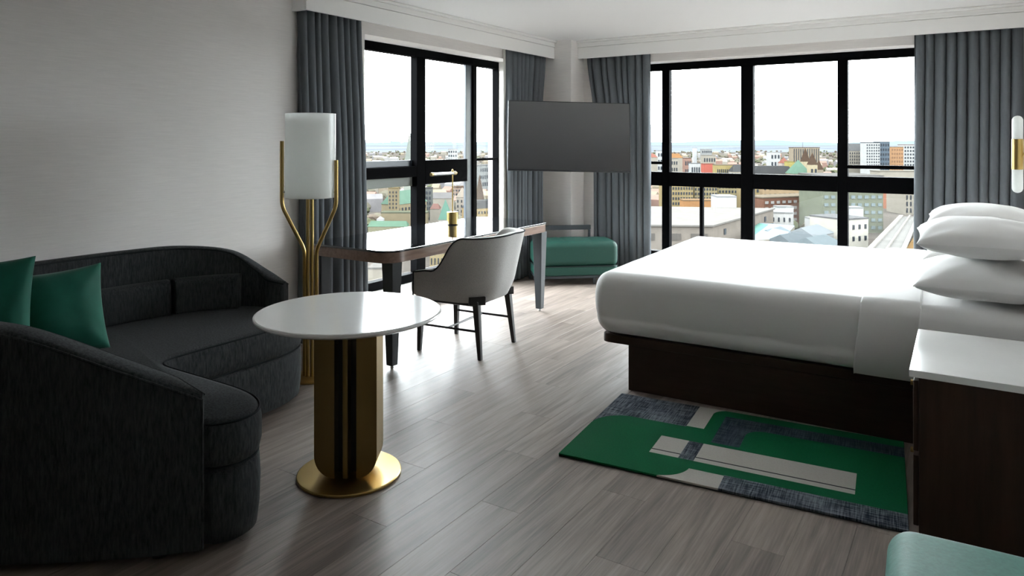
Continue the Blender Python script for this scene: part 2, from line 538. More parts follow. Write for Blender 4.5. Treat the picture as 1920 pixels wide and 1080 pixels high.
# ------------------------------------------------------------------ curtains
def curtain(fn, s0, s1, folds, label, seed, taper0=0.0, taper1=0.0, flare0=0.0, flare1=0.0, zt=2.40, lining=None, root_at=None):
    rnd = random.Random(seed)
    ph = [rnd.uniform(-0.9, 0.9) for _ in range(folds + 3)]
    am = [rnd.uniform(0.65, 1.2) for _ in range(folds + 3)]
    c = fn(0.07, (s0 + s1) / 2)
    root = empty('curtain', (c[0], c[1], 0))
    def shape(dmid, ampl, z0, z1, a0, a1):
        def f(u, v):
            z = z0 + (z1 - z0) * v
            drop = (zt - z) / zt
            k = u * folds
            i = int(min(folds, math.floor(k)))
            fr = k - i
            a = am[i] * (1 - smooth01(fr)) + am[i + 1] * smooth01(fr)
            p = ph[i] * (1 - fr) + ph[i + 1] * fr
            kk = k + p * (0.16 + 0.16 * drop) + 0.10 * math.sin(3.1 * drop + seed + i * 0.0)
            ridge = abs(math.sin(math.pi * kk)) ** 0.8
            # full rounded folds towards the room, tight dark valleys between them
            d = 0.016 + ampl * a * ridge * (0.72 + 0.28 * smooth01(drop * 2.0))
            th = 2 * math.pi * kk
            ease = smooth01(drop * 3.2)
            lo = a0 + taper0 * ease - flare0 * drop
            hi = a1 - taper1 * ease + flare1 * drop
            s = lo + (hi - lo) * u - 0.85 * (hi - lo) / (2 * math.pi * folds) * math.sin(th) * (0.5 + 0.5 * smooth01(drop * 2))
            x, y = fn(max(0.012, min(0.122, d)), s)
            return (x - c[0], y - c[1], z)
        return f
    g = grid(shape(0.067, 0.085, 0.012, zt, s0, s1), folds * 18 + 1, 26)
    o = add('drape', g, M['curtain'], root, ang=80)
    md = o.modifiers.new('thickness', 'SOLIDIFY'); md.thickness = 0.003; md.offset = 0
    if lining:
        g = grid(lambda u, v: (lambda xy: (xy[0] - c[0], xy[1] - c[1], 0.02 + (zt - 0.02) * v))(
            fn(0.018 + 0.004 * math.sin(u * 40), lining[0] + (lining[1] - lining[0]) * u)), 30, 4)
        o = add('lining', g, M['lining'], root, ang=80)
        md = o.modifiers.new('thickness', 'SOLIDIFY'); md.thickness = 0.002; md.offset = 0
    g = tube([(fn(0.075, s0)[0] - c[0], fn(0.075, s0)[1] - c[1], 2.43), (fn(0.075, s1)[0] - c[0], fn(0.075, s1)[1] - c[1], 2.43)], 0.012, 8)
    add('curtain_rail', g, M['paint'], root)
    tag(root, label, 'curtain', 'grey floor-length curtains')
    return root
fl = lambda d, s: (XL + d, s)
fb = lambda d, s: (s, YB - d)
curtain(fl, 3.365, 3.97, 9, 'dark grey pleated curtain hanging behind the brass floor lamp', 3, flare1=0.055)
curtain(fl, 6.02, 6.78, 9, 'dark grey curtain between the desk end and the corner column', 5, taper1=0.10, lining=(5.985, 6.74))
curtain(fb, -3.59, -2.845, 9, 'dark grey curtain right behind the green bench and the television', 8, taper0=0.09)
curtain(fb, -0.43, 0.335, 10, 'dark grey curtain beside the stacked bed pillows and the wall sconce', 11, flare0=0.0)

# ------------------------------------------------------------------ curved sofa
sofa = empty('curved_sofa', (-3.1, 1.75, 0))
tag(sofa, 'charcoal upholstered curved corner sofa with a low sloping back against the wall', 'sofa')
so = Vector((-3.1, 1.75, 0))
OUT = [(-3.37, 2.79), (-3.54, 2.78), (-3.72, 2.67), (-3.87, 2.42), (-3.935, 2.10), (-3.94, 1.70), (-3.92, 1.35), (-3.80, 1.05), (-3.55, 0.88),
       (-3.25, 0.84), (-2.95, 0.90), (-2.66, 1.07), (-2.39, 1.28), (-2.205, 1.46)]
ZT = [0.60, 0.665, 0.775, 0.82, 0.825, 0.825, 0.825, 0.825, 0.825, 0.825, 0.82, 0.79, 0.665, 0.555]
oc = catmull([(p[0], p[1], z) for p, z in zip(OUT, ZT)], 8)
def inward(i):
    a = oc[max(i - 1, 0)]; b = oc[min(i + 1, len(oc) - 1)]
    t = Vector((b.x - a.x, b.y - a.y)).normalized()
    return Vector((-t.y, t.x))       # left of travel = towards the seat
NB = len(oc)
TB = 0.10
prof_n = 7
def back_geo():
    V, Fc = [], []
    ring = 0
    for i, p in enumerate(oc):
        n = inward(i)
        k = min(1.0, min(i, NB - 1 - i) / 5.0 + 0.35)
        th = TB * k
        sec = [(0.0, 0.028), (0.0, 0.25), (0.0, 0.45), (0.0, p.z - 0.02), (0.006, p.z - 0.006), (0.02, p.z), (th - 0.02, p.z + 0.004), (th - 0.006, p.z - 0.004),
               (th, p.z - 0.02), (th, 0.45), (th, 0.25), (th, 0.028)]
        ring = len(sec)
        for d, z in sec:
            V.append((p.x + n.x * d - so.x, p.y + n.y * d - so.y, z))
    for i in range(NB - 1):
        for j in range(ring):
            j2 = (j + 1) % ring
            Fc.append((i * ring + j, (i + 1) * ring + j, (i + 1) * ring + j2, i * ring + j2))
    Fc.append(tuple(range(ring)))
    Fc.append(tuple(reversed(range((NB - 1) * ring, NB * ring))))
    return V, Fc
add('back', back_geo(), M['sofa'], sofa, ang=50)
add('piping', tube([(p.x + inward(i).x * 0.001 - so.x, p.y + inward(i).y * 0.001 - so.y, p.z - 0.014) for i, p in enumerate(oc)] +
                   [(oc[-1].x - so.x + 0.002, oc[-1].y - so.y + 0.002, z) for z in (0.4, 0.2, 0.035)], 0.0045, 6), M['sofa'], sofa)
add('piping', tube([(p.x + inward(i).x * 0.098 * min(1.0, min(i, NB - 1 - i) / 5.0 + 0.35) - so.x, p.y + inward(i).y * 0.098 * min(1.0, min(i, NB - 1 - i) / 5.0 + 0.35) - so.y, p.z - 0.008) for i, p in enumerate(oc)], 0.005, 6), M['pipe'], sofa)
inner = [Vector((p.x, p.y)) + inward(i) * (TB * 0.6 * min(1.0, min(i, NB - 1 - i) / 5.0 + 0.35)) for i, p in enumerate(oc)]
# front outline of the seat, from the short end round to the wall end
FRONT = [(-2.215, 1.480), (-2.185, 1.500), (-2.152, 1.57), (-2.17, 1.66), (-2.26, 1.735), (-2.40, 1.77), (-2.62, 1.775), (-2.86, 1.775), (-2.96, 1.785), (-3.01, 1.83),
         (-3.025, 1.92), (-3.03, 2.15), (-3.035, 2.42), (-3.06, 2.56), (-3.12, 2.67), (-3.22, 2.74), (-3.33, 2.775)]
fr = [Vector((p.x, p.y)) for p in catmull([(x, y, 0) for x, y in FRONT], 5)]
def seat_poly(inset):
    pts = fr + inner[2:-1]
    n = len(pts)
    out = []
    for i in range(n):
        t = (pts[(i + 1) % n] - pts[i - 1])
        if t.length < 1e-6:
            out.append(pts[i]); continue
        t.normalize()
        nn = Vector((-t.y, t.x))
        out.append(pts[i] + nn * inset - Vector((so.x, so.y)))
    return out
def seat_solid(levels):
    """levels = [(inset, z), ...] from bottom to top"""
    rings = [seat_poly(i) for i, z in levels]
    n = len(rings[0]); V = []; Fc = []
    for (i, z), rg in zip(levels, rings):
        V += [(p.x, p.y, z) for p in rg]
    for l in range(len(levels) - 1):
        for k in range(n):
            k2 = (k + 1) % n
            Fc.append((l * n + k, l * n + k2, (l + 1) * n + k2, (l + 1) * n + k))
    Fc.append(tuple(reversed(range(n)))); Fc.append(tuple(range((len(levels) - 1) * n, len(levels) * n)))
    return V, Fc
base = add('base', seat_solid([(0.03, 0.022), (0.012, 0.035), (0.004, 0.10), (0.0, 0.20), (0.004, 0.275), (0.02, 0.29)]), M['sofa'], sofa, ang=60)
seat = add('seat_cushion', seat_solid([(0.02, 0.292), (0.004, 0.305), (-0.004, 0.34), (-0.004, 0.41), (0.002, 0.438), (0.014, 0.453), (0.035, 0.458)]), M['sofa'], sofa, ang=60)
add('piping', tube([(p.x, p.y, 0.447) for p in seat_poly(0.004)[:len(fr)]], 0.0045, 6), M['pipe'], seat)
add('piping', tube([(p.x, p.y, 0.294) for p in seat_poly(0.008)[:len(fr)]], 0.004, 6), M['pipe'], base)
# feet
for (x, y) in ((-3.12, 2.35), (-3.45, 2.68), (-2.3, 1.62), (-2.35, 1.40), (-3.8, 1.9), (-3.6, 1.0), (-2.9, 1.05)):
    add('foot', cyl(0.03, 0.0, 0.03, 14), M['ebony'], sofa, (x - so.x, y - so.y, 0))
# lumbar cushions following the inside of the back, with seams between them
def lumbar(i0, i1):
    def f(u, v):
        t = i0 + (i1 - i0) * u
        i = int(min(NB - 2, math.floor(t))); k = t - i
        p = oc[i].lerp(oc[i + 1], k)
        n = inward(i).lerp(inward(min(i + 1, NB - 1)), k)
        e = min(1.0, min(u, 1 - u) / 0.015 + 0.0)
        e = math.sqrt(max(0.0, 1 - (1 - e) ** 2))
        a = 2 * math.pi * v
        cx, cz = 0.125, 0.552
        ca, sa = math.cos(a), math.sin(a)
        q = 0.35
        d = cx + (0.052 * e) * math.copysign(abs(ca) ** q, ca) - 0.02 * (sa > 0) * abs(sa)
        z = cz + (0.09 + 0.007 * e) * math.copysign(abs(sa) ** q, sa)
        return (p.x + n.x * d - so.x, p.y + n.y * d - so.y, z)
    g = grid(f, 46, 33)
    return g
for i0, i1 in ((13, 26), (26.15, 44), (44.15, 62), (62.15, 84)):
    add('lumbar_cushion', lumbar(i0, i1), M['sofa'], sofa, ang=70)

# ------------------------------------------------------------------ pillows
def pillow_geo(hw, hh, th, k=0.10, n=20, seed=0, wr=0.006, p=0.55):
    def side(sg):
        def f(u, v):
            a, b = 2 * u - 1, 2 * v - 1
            x = hw * a * (1 - k * (1 - b * b) * a * a)
            y = hh * b * (1 - k * (1 - a * a) * b * b)
            t = th * (max(0.0, 1 - a ** 2) * max(0.0, 1 - b ** 2)) ** p
            rim = min(1.0, 4 * min(1 - abs(a), 1 - abs(b)))
            w = wr * rim * noise.noise(Vector((a * 2.2 + seed * 7.1, b * 2.2, sg * 3 + seed)))
            w += wr * 0.7 * rim * math.sin((abs(a) - abs(b)) * 9 + seed) * (abs(a * b)) * 1.5
            return (x, y, sg * (t + w + 0.002))
        return grid(f, n * 2, n * 2)
    a, b = side(1), side(-1)
    nn = n * 2
    V, Fc = join(a, (b[0], [tuple(reversed(q)) for q in b[1]]))
    off = nn * nn
    per = [i * nn for i in range(nn)] + [(nn - 1) * nn + j for j in range(1, nn)] + [i * nn + nn - 1 for i in range(nn - 2, -1, -1)] + [j for j in range(nn - 2, 0, -1)]
    for q in range(len(per)):
        i, j = per[q], per[(q + 1) % len(per)]
        Fc.append((i, j, off + j, off + i))
    return V, Fc

def throw(label, loc, rz, lean, size, seed):
    R = Matrix.Rotation(rz, 4, 'Z') @ Matrix.Rotation(math.pi / 2 - lean, 4, 'X') @ Matrix.Rotation(math.radians(3), 4, 'Z')
    g = xf(pillow_geo(size / 2, size / 2, 0.085, 0.07, 18, seed, 0.008), M=R)
    zmin = min(p[2] for p in g[0])
    g = [(p[0], p[1], p[2] - zmin) for p in g[0]], g[1]
    root = add('throw_cushion', g, M['velvet'], None, loc, ang=80)
    tag(root, label, 'cushion', 'emerald velvet cushions on the sofa')
throw('smaller emerald velvet cushion nearer the middle of the charcoal sofa seat', (-3.40, 1.545, 0.459), math.radians(76), math.radians(12), 0.39, 1)
throw('emerald velvet cushion wedged in the rounded corner of the charcoal sofa', (-3.435, 1.225, 0.459), math.radians(52), math.radians(16), 0.47, 2)

# ------------------------------------------------------------------ pedestal table
TX, TY = -2.242, 2.180
tb = empty('pedestal_table', (TX, TY, 0), YAW)
tag(tb, 'round white stone-topped table on a fluted brass pedestal beside the sofa', 'table')
add('base_plate', lathe([(0.20, 0.0), (0.218, 0.002), (0.219, 0.010), (0.215, 0.0135), (0.20, 0.0145), (0.05, 0.0150)], 72), M['brass'], tb, ang=30)
def lobe(sg):
    # rounded-bottom folded sheet: outline in the x-z plane, depth along y
    x0, x1 = 0.046, 0.131
    r = 0.085
    out = [(x0, 0.0145), (x1 - r, 0.0145)]
    out += [(x1 - r + r * math.sin(a), 0.0145 + r * 1.1 * (1 - math.cos(a))) for a in [math.pi / 2 * k / 10 for k in range(1, 11)]]
    out += [(x1, 0.668), (x0, 0.668)]
    poly = [(sg * x, z) for x, z in out]
    g = prism(poly, -0.075, 0.075)
    g = [(x, z, y) for x, y, z in g[0]], g[1]
    return bevel(g, 0.012, 3, 60)
add('pedestal_lobe', lobe(1), M['brassd'], tb, ang=40)
add('pedestal_lobe', lobe(-1), M['brassd'], tb, ang=40)
for d in (-1, 1):
    add('pedestal_fin', bbox(-0.011, 0.011, min(0.015 * d, 0.082 * d), max(0.015 * d, 0.082 * d), 0.0148, 0.668, 0.004), M['brassd'], tb)
add('pedestal_core', box(-0.045, 0.045, -0.014, 0.014, 0.0148, 0.668), M['ebony'], tb)
add('table_top', lathe([(0.30, 0.668), (0.355, 0.670), (0.389, 0.684), (0.392, 0.690), (0.390, 0.6955), (0.384, 0.698), (0.382, 0.698), (0.30, 0.698), (0.1, 0.698)], 96), M['marble'], tb, ang=30)

# ------------------------------------------------------------------ brass floor lamp
fl_ = empty('floor_lamp', (-3.345, 2.935, 0), YAW)
tag(fl_, 'brass floor lamp with forked arms and a white cylinder shade', 'lamp')
add('base', lathe([(0.122, 0), (0.125, 0.003), (0.125, 0.012), (0.12, 0.015), (0.02, 0.016)], 48), M['brass'], fl_)
for sx_, zt_, r_ in ((-1, 1.425, 0.163), (1, 1.31, 0.156)):
    path = round_path([(sx_ * 0.036, 0, 0.015), (sx_ * 0.036, 0, 0.77), (sx_ * (r_ + 0.003), -0.02, 1.035), (sx_ * (r_ + 0.003), -0.02, zt_)], 0.04, 6)
    add('arm', tube(path, 0.0115, 14), M['brass'], fl_)
    add('shade_screw', tube([(sx_ * (r_ - 0.03), -0.02, 1.12), (sx_ * (r_ + 0.003), -0.02, 1.12)], 0.006, 8), M['steel'], fl_)
for sx_ in (-0.0115, 0.0125):
    add('stem', tube([(sx_, -0.016, 0.015), (sx_, -0.016, 1.10)], 0.0110, 14), M['brass'], fl_)
def shade_sheet(u, v):
    rr_, zz = ((0.1475, 1.088), (0.1475, 1.588))[int(v + 0.5)]
    return (rr_ * math.cos(2 * math.pi * u), rr_ * math.sin(2 * math.pi * u), zz)
add('lamp_shade', grid(shade_sheet, 64, 2, True), M['opal'], fl_, ang=60)
for zz in (1.088, 1.588):
    add('shade_rim', tube([(0.1475 * math.cos(2 * math.pi * k / 48), 0.1475 * math.sin(2 * math.pi * k / 48), zz) for k in range(49)], 0.0018, 6), M['opal'], fl_)
add('shade_disc', cyl(0.1465, 1.10, 1.103, 48), M['opal'], fl_)

# ------------------------------------------------------------------ desk
dk = empty('writing_desk', (-3.375, 4.24, 0))
tag(dk, 'long writing desk with a glossy dark top and rounded corners by the window', 'desk')
dx0, dx1, dy0, dy1 = -0.385, 0.385, -1.0, 1.0
add('desktop', bevel(prism(rrect(dx0, dx1, dy0, dy1, 0.13, 10), 0.733, 0.747), 0.003, 2, 50), M['desktop'], dk, ang=30)
add('apron', bevel(prism(rrect(dx0 + 0.006, dx1 - 0.006, dy0 + 0.006, dy1 - 0.006, 0.125, 10), 0.668, 0.7325), 0.003, 2, 50), M['deskwood'], dk, ang=30)
for sx_ in (-1, 1):
    for sy_ in (-1, 1):
        def tap(z0, z1, a, b, cx=sx_ * 0.318, cy=sy_ * 0.905):
            V = []
            for z, h, sh in ((z0, a, 0.0), (z1, b, 0.0)):
                V += [(cx - h, cy - h, z), (cx + h, cy - h, z), (cx + h, cy + h, z), (cx - h, cy + h, z)]
            return V, [(3, 2, 1, 0), (4, 5, 6, 7), (0, 1, 5, 4), (1, 2, 6, 5), (2, 3, 7, 6), (3, 0, 4, 7)]
        lg = add('leg', bevel(tap(0.022, 0.668, 0.026, 0.046), 0.005, 2), M['slate'], dk)
        add('glide', lathe([(0.006, 0.0), (0.011, 0.004), (0.011, 0.014), (0.006, 0.02), (0.005, 0.024)], 14, (sx_ * 0.318, sy_ * 0.905)), M['steel'], lg)

# desk lamp
dl = empty('desk_lamp', (-3.557, 4.60, 0.747))
tag(dl, 'slim brass task lamp with a drum base standing on the desk', 'lamp')
add('lamp_base', lathe([(0.044, 0.0), (0.047, 0.003), (0.047, 0.1), (0.044, 0.104), (0.01, 0.105)], 40), M['brass'], dl)
add('lamp_base_band', cyl(0.0475, 0.002, 0.008, 40), M['ebony'], dl)
add('rod', tube([(0, 0, 0.104), (0, 0, 0.435)], 0.005, 12), M['brass'], dl)
add('lamp_head', tube([(0, -0.25, 0.418), (0, 0.03, 0.418)], 0.012, 16), M['steel'], dl)
add('end_cap', tube([(0, -0.275, 0.418), (0, -0.25, 0.418)], 0.0145, 16), M['brass'], dl)
add('end_cap', tube([(0, 0.012, 0.418), (0, 0.045, 0.418)], 0.0145, 16), M['brass'], dl)
add('finial', lathe([(0.004, 0.43), (0.008, 0.436), (0.007, 0.446), (0.003, 0.452)], 14), M['brass'], dl)

# ------------------------------------------------------------------ desk chair
ch = empty('desk_chair', (-2.945, 3.985, 0), math.radians(5))
tag(ch, 'grey upholstered desk chair with wraparound arms and dark tapered legs', 'chair')
def shell_curve(u):
    """plan curve of the outer shell, front of one arm -> back -> front of other arm; returns (x, y, backness)"""
    t = 2 * u - 1
    a = abs(t)
    hw, fx, bx = 0.292, -0.25, 0.275
    rr = 0.23
    L1 = (bx - rr) - fx
    L2 = math.pi / 2 * rr
    L3 = hw - rr
    tot = L1 + L2 + L3
    s = a * tot
    if s < L3:
        x, y = bx, s
    elif s < L3 + L2:
        an = (s - L3) / rr
        x, y = bx - rr + rr * math.cos(an), L3 + rr * math.sin(an)
    else:
        x, y = bx - rr - (s - L3 - L2), hw
    return x, math.copysign(y, t) if t else 0.0, a
def shell_top(a):
    return 0.565 + 0.235 * smooth01((0.80 - a) / 0.34) - 0.015 * smooth01((a - 0.85) / 0.15) + 0.012 * (1 - min(1, a / 0.4))
def shell(off, zlo, ztop_off):
    def f(u, v):
        x, y, a = shell_curve(u)
        zt_ = shell_top(a) + ztop_off
        z = zlo + (zt_ - zlo) * v
        h = (z - 0.36) / 0.44
        back = 1 - smooth01((a - 0.25) / 0.5)
        nx, ny = 0.0, 0.0
        e = 1e-3
        x1, y1, _ = shell_curve(min(1, u + e)); x0, y0, _ = shell_curve(max(0, u - e))
        tx, ty = x1 - x0, y1 - y0
        l = math.hypot(tx, ty) or 1
        nx, ny = ty / l, -tx / l            # outward
        if nx * x + ny * y < 0: nx, ny = -nx, -ny
        fl__ = 0.075 * back * max(0, h) + 0.02 * max(0, h) - 0.03 * (1 - smooth01(h * 3 + 0.2))
        return (x + nx * (fl__ - off), y + ny * (fl__ - off), z)
    return f
nu, nv = 61, 14
go, gi = grid(shell(0, 0.36, 0), nu, nv), grid(shell(0.055, 0.36, 0), nu, nv)
V, Fc = join(go, (gi[0], [tuple(reversed(q)) for q in gi[1]]))
off = nu * nv
for i in range(nu - 1):
    Fc.append((i * nv + nv - 1, (i + 1) * nv + nv - 1, off + (i + 1) * nv + nv - 1, off + i * nv + nv - 1))
    Fc.append((i * nv, off + i * nv, off + (i + 1) * nv, (i + 1) * nv))
for j in range(nv - 1):
    Fc.append((j, j + 1, off + j + 1, off + j))
    b_ = (nu - 1) * nv
    Fc.append((b_ + j, off + b_ + j, off + b_ + j + 1, b_ + j + 1))
add('backrest', bevel((V, Fc), 0.014, 3, 55), M['chair'], ch, ang=50)
rim = [go[0][i * nv + nv - 1] for i in range(nu)]
add('piping', tube([(rim[0][0], rim[0][1], z) for z in (0.37, 0.45, 0.53)] + [(x, y, z - 0.004) for x, y, z in rim] + [(rim[-1][0], rim[-1][1], z) for z in (0.53, 0.45, 0.37)], 0.005, 6), M['pipe'], ch)
add('seat', xf(rbox(0.53, 0.48, 0.12, 0.045, 5, 4), (-0.065, 0, 0.425)), M['chair'], ch, ang=60)
add('seat_frame', bbox(-0.30, 0.19, -0.22, 0.22, 0.335, 0.366, 0.01), M['ebony'], ch)
def leg(top, bot, a, b):
    T, B = Vector(top), Vector(bot)
    V = []
    for p, h in ((B, b), (T, a)):
        V += [(p.x - h, p.y - h, p.z), (p.x + h, p.y - h, p.z), (p.x + h, p.y + h, p.z), (p.x - h, p.y + h, p.z)]
    return bevel((V, [(3, 2, 1, 0), (4, 5, 6, 7), (0, 1, 5, 4), (1, 2, 6, 5), (2, 3, 7, 6), (3, 0, 4, 7)]), 0.004, 2)
feet = {}
for sy_ in (-1, 1):
    add('leg', leg((-0.235, sy_ * 0.222, 0.36), (-0.245, sy_ * 0.235, 0.0), 0.022, 0.013), M['ebony'], ch)
    add('leg', leg((0.195, sy_ * 0.215, 0.375), (0.235, sy_ * 0.235, 0.0), 0.022, 0.013), M['ebony'], ch)
    add('leg_bracket', xf(bbox(-0.028, 0.012, -0.055, 0.055, 0.352, 0.405, 0.004), (0.205, sy_ * 0.222, 0), sy_ * 0.9), M['ebony'], ch)
    add('side_stretcher', tube([(-0.24, sy_ * 0.229, 0.18), (0.218, sy_ * 0.227, 0.18)], 0.008, 8), M['ebony'], ch)
add('cross_stretcher', tube([(-0.02, -0.228, 0.18), (-0.02, 0.228, 0.18)], 0.008, 8), M['ebony'], ch)

# ------------------------------------------------------------------ television
TVW, TVH = 1.225, 0.70
tv = empty('television', (-3.335, 6.19, 1.128), YAW + math.radians(4))
tag(tv, 'switched-off flat screen television on a swing arm in the corner', 'television')
tilt = Matrix.Rotation(math.radians(1.2), 4, 'Y') @ Matrix.Rotation(math.radians(-8), 4, 'X')
def tilted(g): return xf(g, M=tilt)
add('housing', tilted(bbox(-TVW / 2, TVW / 2, 0.0, 0.035, 0, TVH, 0.004)), M['tvplastic'], tv)
add('screen', tilted(box(-TVW / 2 + 0.008, TVW / 2 - 0.008, -0.0015, 0.001, 0.014, TVH - 0.008)), M['screen'], tv)
add('rear_housing', tilted(bbox(-0.40, 0.40, 0.035, 0.075, 0.08, 0.45, 0.01)), M['tvplastic'], tv)
add('mount_plate', tilted(bbox(-0.12, 0.12, 0.0755, 0.09, 0.16, 0.44, 0.003)), M['tvplastic'], tv)
inv = (Matrix.Translation(tv.location) @ Matrix.Rotation(YAW + math.radians(4), 4, 'Z')).inverted()
wp = inv @ Vector((-3.76, 6.78, 1.42))
el = inv @ Vector((-3.60, 6.52, 1.42))
st = tilt @ Vector((0, 0.09, 0.30)); st.z = wp.z
add('swing_arm', tube([st, el, wp], 0.018, 10), M['tvplastic'], tv)
g = bbox(-3.80, -3.72, 6.775, 6.7985, 1.30, 1.54, 0.003)
add('wall_plate', xf(g, M=inv), M['tvplastic'], tv)

# ------------------------------------------------------------------ luggage benches
def bench(label, loc, rz, W_, D_, m, rail, legs, seams, group=None, zt_=0.43):
    b = empty('luggage_bench', loc, rz)
    tag(b, label, 'bench', group)
    # origin at the front-left corner; x along the front, y to the back
    def puff(q):
        cx = q.x / (W_ / 2); cy = q.y / (D_ / 2)
        if q.z > 0.05:
            q.z += 0.014 * (1 - cx * cx) * (1 - cy * cy)
            for s in seams:
                q.z -= 0.006 * math.exp(-((q.x + W_ / 2 - s) / 0.012) ** 2)
        return q
    cu = add('cushion', xf(rbox(W_, D_, zt_ - 0.18, 0.06, 6, 40, puff), (W_ / 2, D_ / 2, zt_ / 2 + 0.09)), m, b, ang=60)
    add('base_pad', bevel(prism(rrect(0.004, W_ - 0.004, 0.004, D_ - 0.004, 0.05, 8), 0.095, 0.186), 0.012, 3, 50), m, b, ang=50)
    add('piping', tube([(x, y, 0.186) for x, y in rrect(0.003, W_ - 0.003, 0.003, D_ - 0.003, 0.05, 8)] + [rrect(0.003, W_ - 0.003, 0.003, D_ - 0.003, 0.05, 8)[0] + (0.186,)], 0.0035, 6), M['slate'], cu)
    add('frame', bevel(prism(rrect(0.008, W_ - 0.008, 0.008, D_ - 0.008, 0.05, 8), 0.068, 0.0945), 0.004, 2, 50), M['slate'], b)
    for x, y in legs:
        add('leg', lathe([(0.010, 0.0), (0.012, 0.004), (0.015, 0.0675)], 14, (x, y)), M['slate'], b)
    if rail:
        x0, x1, y = rail
        add('rail', bbox(x0, x1, y - 0.012, y + 0.012, 0.500, 0.548, 0.004), M['slate'], b)
        for x in (x0 + 0.015, x1 - 0.015):
            add('rail_post', bbox(x - 0.012, x + 0.012, y - 0.0115, y + 0.0115, 0.0, 0.4995, 0.003), M['slate'], b)
    return b
BA = math.radians(41)
bench('dark green leather luggage bench with a low rail below the television', (-3.60, 5.985, 0), BA, 0.84, 0.40, M['leather'], (0.0, 0.66, 0.425),
      ((0.05, 0.05), (0.60, 0.05), (0.79, 0.05), (0.05, 0.35), (0.79, 0.35)), (0.30, 0.57))
bench('pale mint green upholstered bench beside the walnut nightstand', (-0.135, 1.16, 0), math.radians(3), 0.44, 0.86, M['mint'], None,
      ((0.05, 0.06), (0.39, 0.06), (0.05, 0.80), (0.39, 0.80)), (), None, 0.475)

# ------------------------------------------------------------------ bed
BR = math.radians(2.0)
bed = empty('bed', (-1.658, 3.783, 0), BR)
tag(bed, 'wide platform bed with a dark walnut base under white linen', 'bed')
BL, BW = 1.99, 1.93       # from the foot end of the base towards the wall, and across
add('plinth', bbox(0, BL - 0.04, 0, BW, 0.0, 0.256, 0.004), M['walnut'], bed)
add('platform', bevel(prism(rrect(-0.165, BL - 0.04, -0.004, BW + 0.004, 0.045, 6), 0.2565, 0.305), 0.004, 2, 50), M['walnut'], bed, ang=30)
add('mattress', xf(rbox(BL + 0.10, BW - 0.05, 0.33, 0.09, 6, 10), (BL / 2 - 0.10, BW / 2, 0.305 + 0.165)), M['linen'], bed, ang=60)
mat_top = 0.635
def drape(x0, x1, grow, r, z0, foot, seed, name_n=(10, 18)):
    L_ = x1 - x0; Wd = BW + 2 * grow; Hh = 0.640 + grow * 0.8 - z0
    cx, cy, cz = (x0 + x1) / 2, BW / 2, z0 + Hh / 2
    def f(q):
        z = q.z
        top = smooth01((z - (Hh / 2 - 0.12)) / 0.12)
        n_ = noise.noise(Vector(((q.x + cx) * 2.1 + seed, q.y * 1.9, seed)))
        n2 = noise.noise(Vector(((q.x + cx) * 6 + seed, q.y * 5, z * 1.5 + seed)))
        sidev = 1 - top
        # near and far sides belly out a little, hem tucks in
        k = (z + Hh / 2) / Hh
        belly = 0.018 * math.sin(math.pi * min(1, k * 1.1)) - 0.02 * (1 - k)
        if abs(q.y) > Wd / 2 - r * 1.01:
            q.y += math.copysign(belly + 0.004 * n2, q.y) * sidev
        if foot and q.x < -L_ / 2 + r * 1.01:
            q.x -= (belly + 0.006 * n2) * sidev
        if top > 0:
            q.z += (0.006 * n_ + 0.0015 * n2) * top
        return q
    return xf(rbox(L_, Wd, Hh, r, 7, name_n[1], f), (cx, cy, cz))
XF = -0.215
add('duvet', drape(XF, 1.33, 0.022, 0.085, 0.3075, True, 3.0, (10, 26)), M['linen'], bed, ang=60)
def band(x0, x1, grow, r, z0, seed, slant=0.0):
    """cloth wrapped over the bed: rounded profile carried along x with a soft hem at both ends"""
    half, zt_ = BW / 2 + grow, 0.640 + grow * 0.8
    prof = [(-half + 0.02, z0), (-half - 0.006, z0 + 0.05), (-half - 0.012, z0 + 0.14), (-half - 0.006, zt_ - r - 0.03)]
    prof += [(-half + r * (1 - math.cos(a)), zt_ - r + r * math.sin(a)) for a in [math.pi / 2 * k / 8 for k in range(0, 9)]]
    n_top = 16
    top = [(-half + r + (2 * half - 2 * r) * k / n_top, zt_) for k in range(1, n_top)]
    prof = prof + top + [(-p[0], p[1]) for p in reversed(prof)]
    st = [(x0, -0.012), (x0 + 0.002, -0.004), (x0 + 0.008, 0.0), ((x0 * 2 + x1) / 3, 0.003), ((x0 + x1 * 2) / 3, 0.003), (x1 - 0.008, 0.0), (x1 - 0.002, -0.004), (x1, -0.012)]
    V, Fc = [], []
    m_ = len(prof)
    for x, d in st:
        for y, z in prof:
            sd = 1 - smooth01((z - z0) / (zt_ - z0))
            nn = 0.004 * noise.noise(Vector((x * 3 + seed, y * 3, z * 4)))
            V.append((x + slant * sd * (0.03 if y < 0 else 0.02), BW / 2 + y + math.copysign(d + nn, y) * (abs(y) > half - r), z + (d + nn if abs(y) <= half - r * 0.3 else 0)))
    for i in range(len(st) - 1):
        for j in range(m_ - 1):
            Fc.append((i * m_ + j, (i + 1) * m_ + j, (i + 1) * m_ + j + 1, i * m_ + j + 1))
    Fc.append(tuple(range(m_))); Fc.append(tuple(reversed(range((len(st) - 1) * m_, len(st) * m_))))
    return V, Fc
add('folded_sheet', band(1.20, 1.455, 0.032, 0.085, 0.296, 9.0, -1.0), M['linen'], bed, ang=60)
add('fitted_sheet', band(1.40, 1.955, 0.016, 0.08, 0.306, 14.0), M['linen'], bed, ang=60)

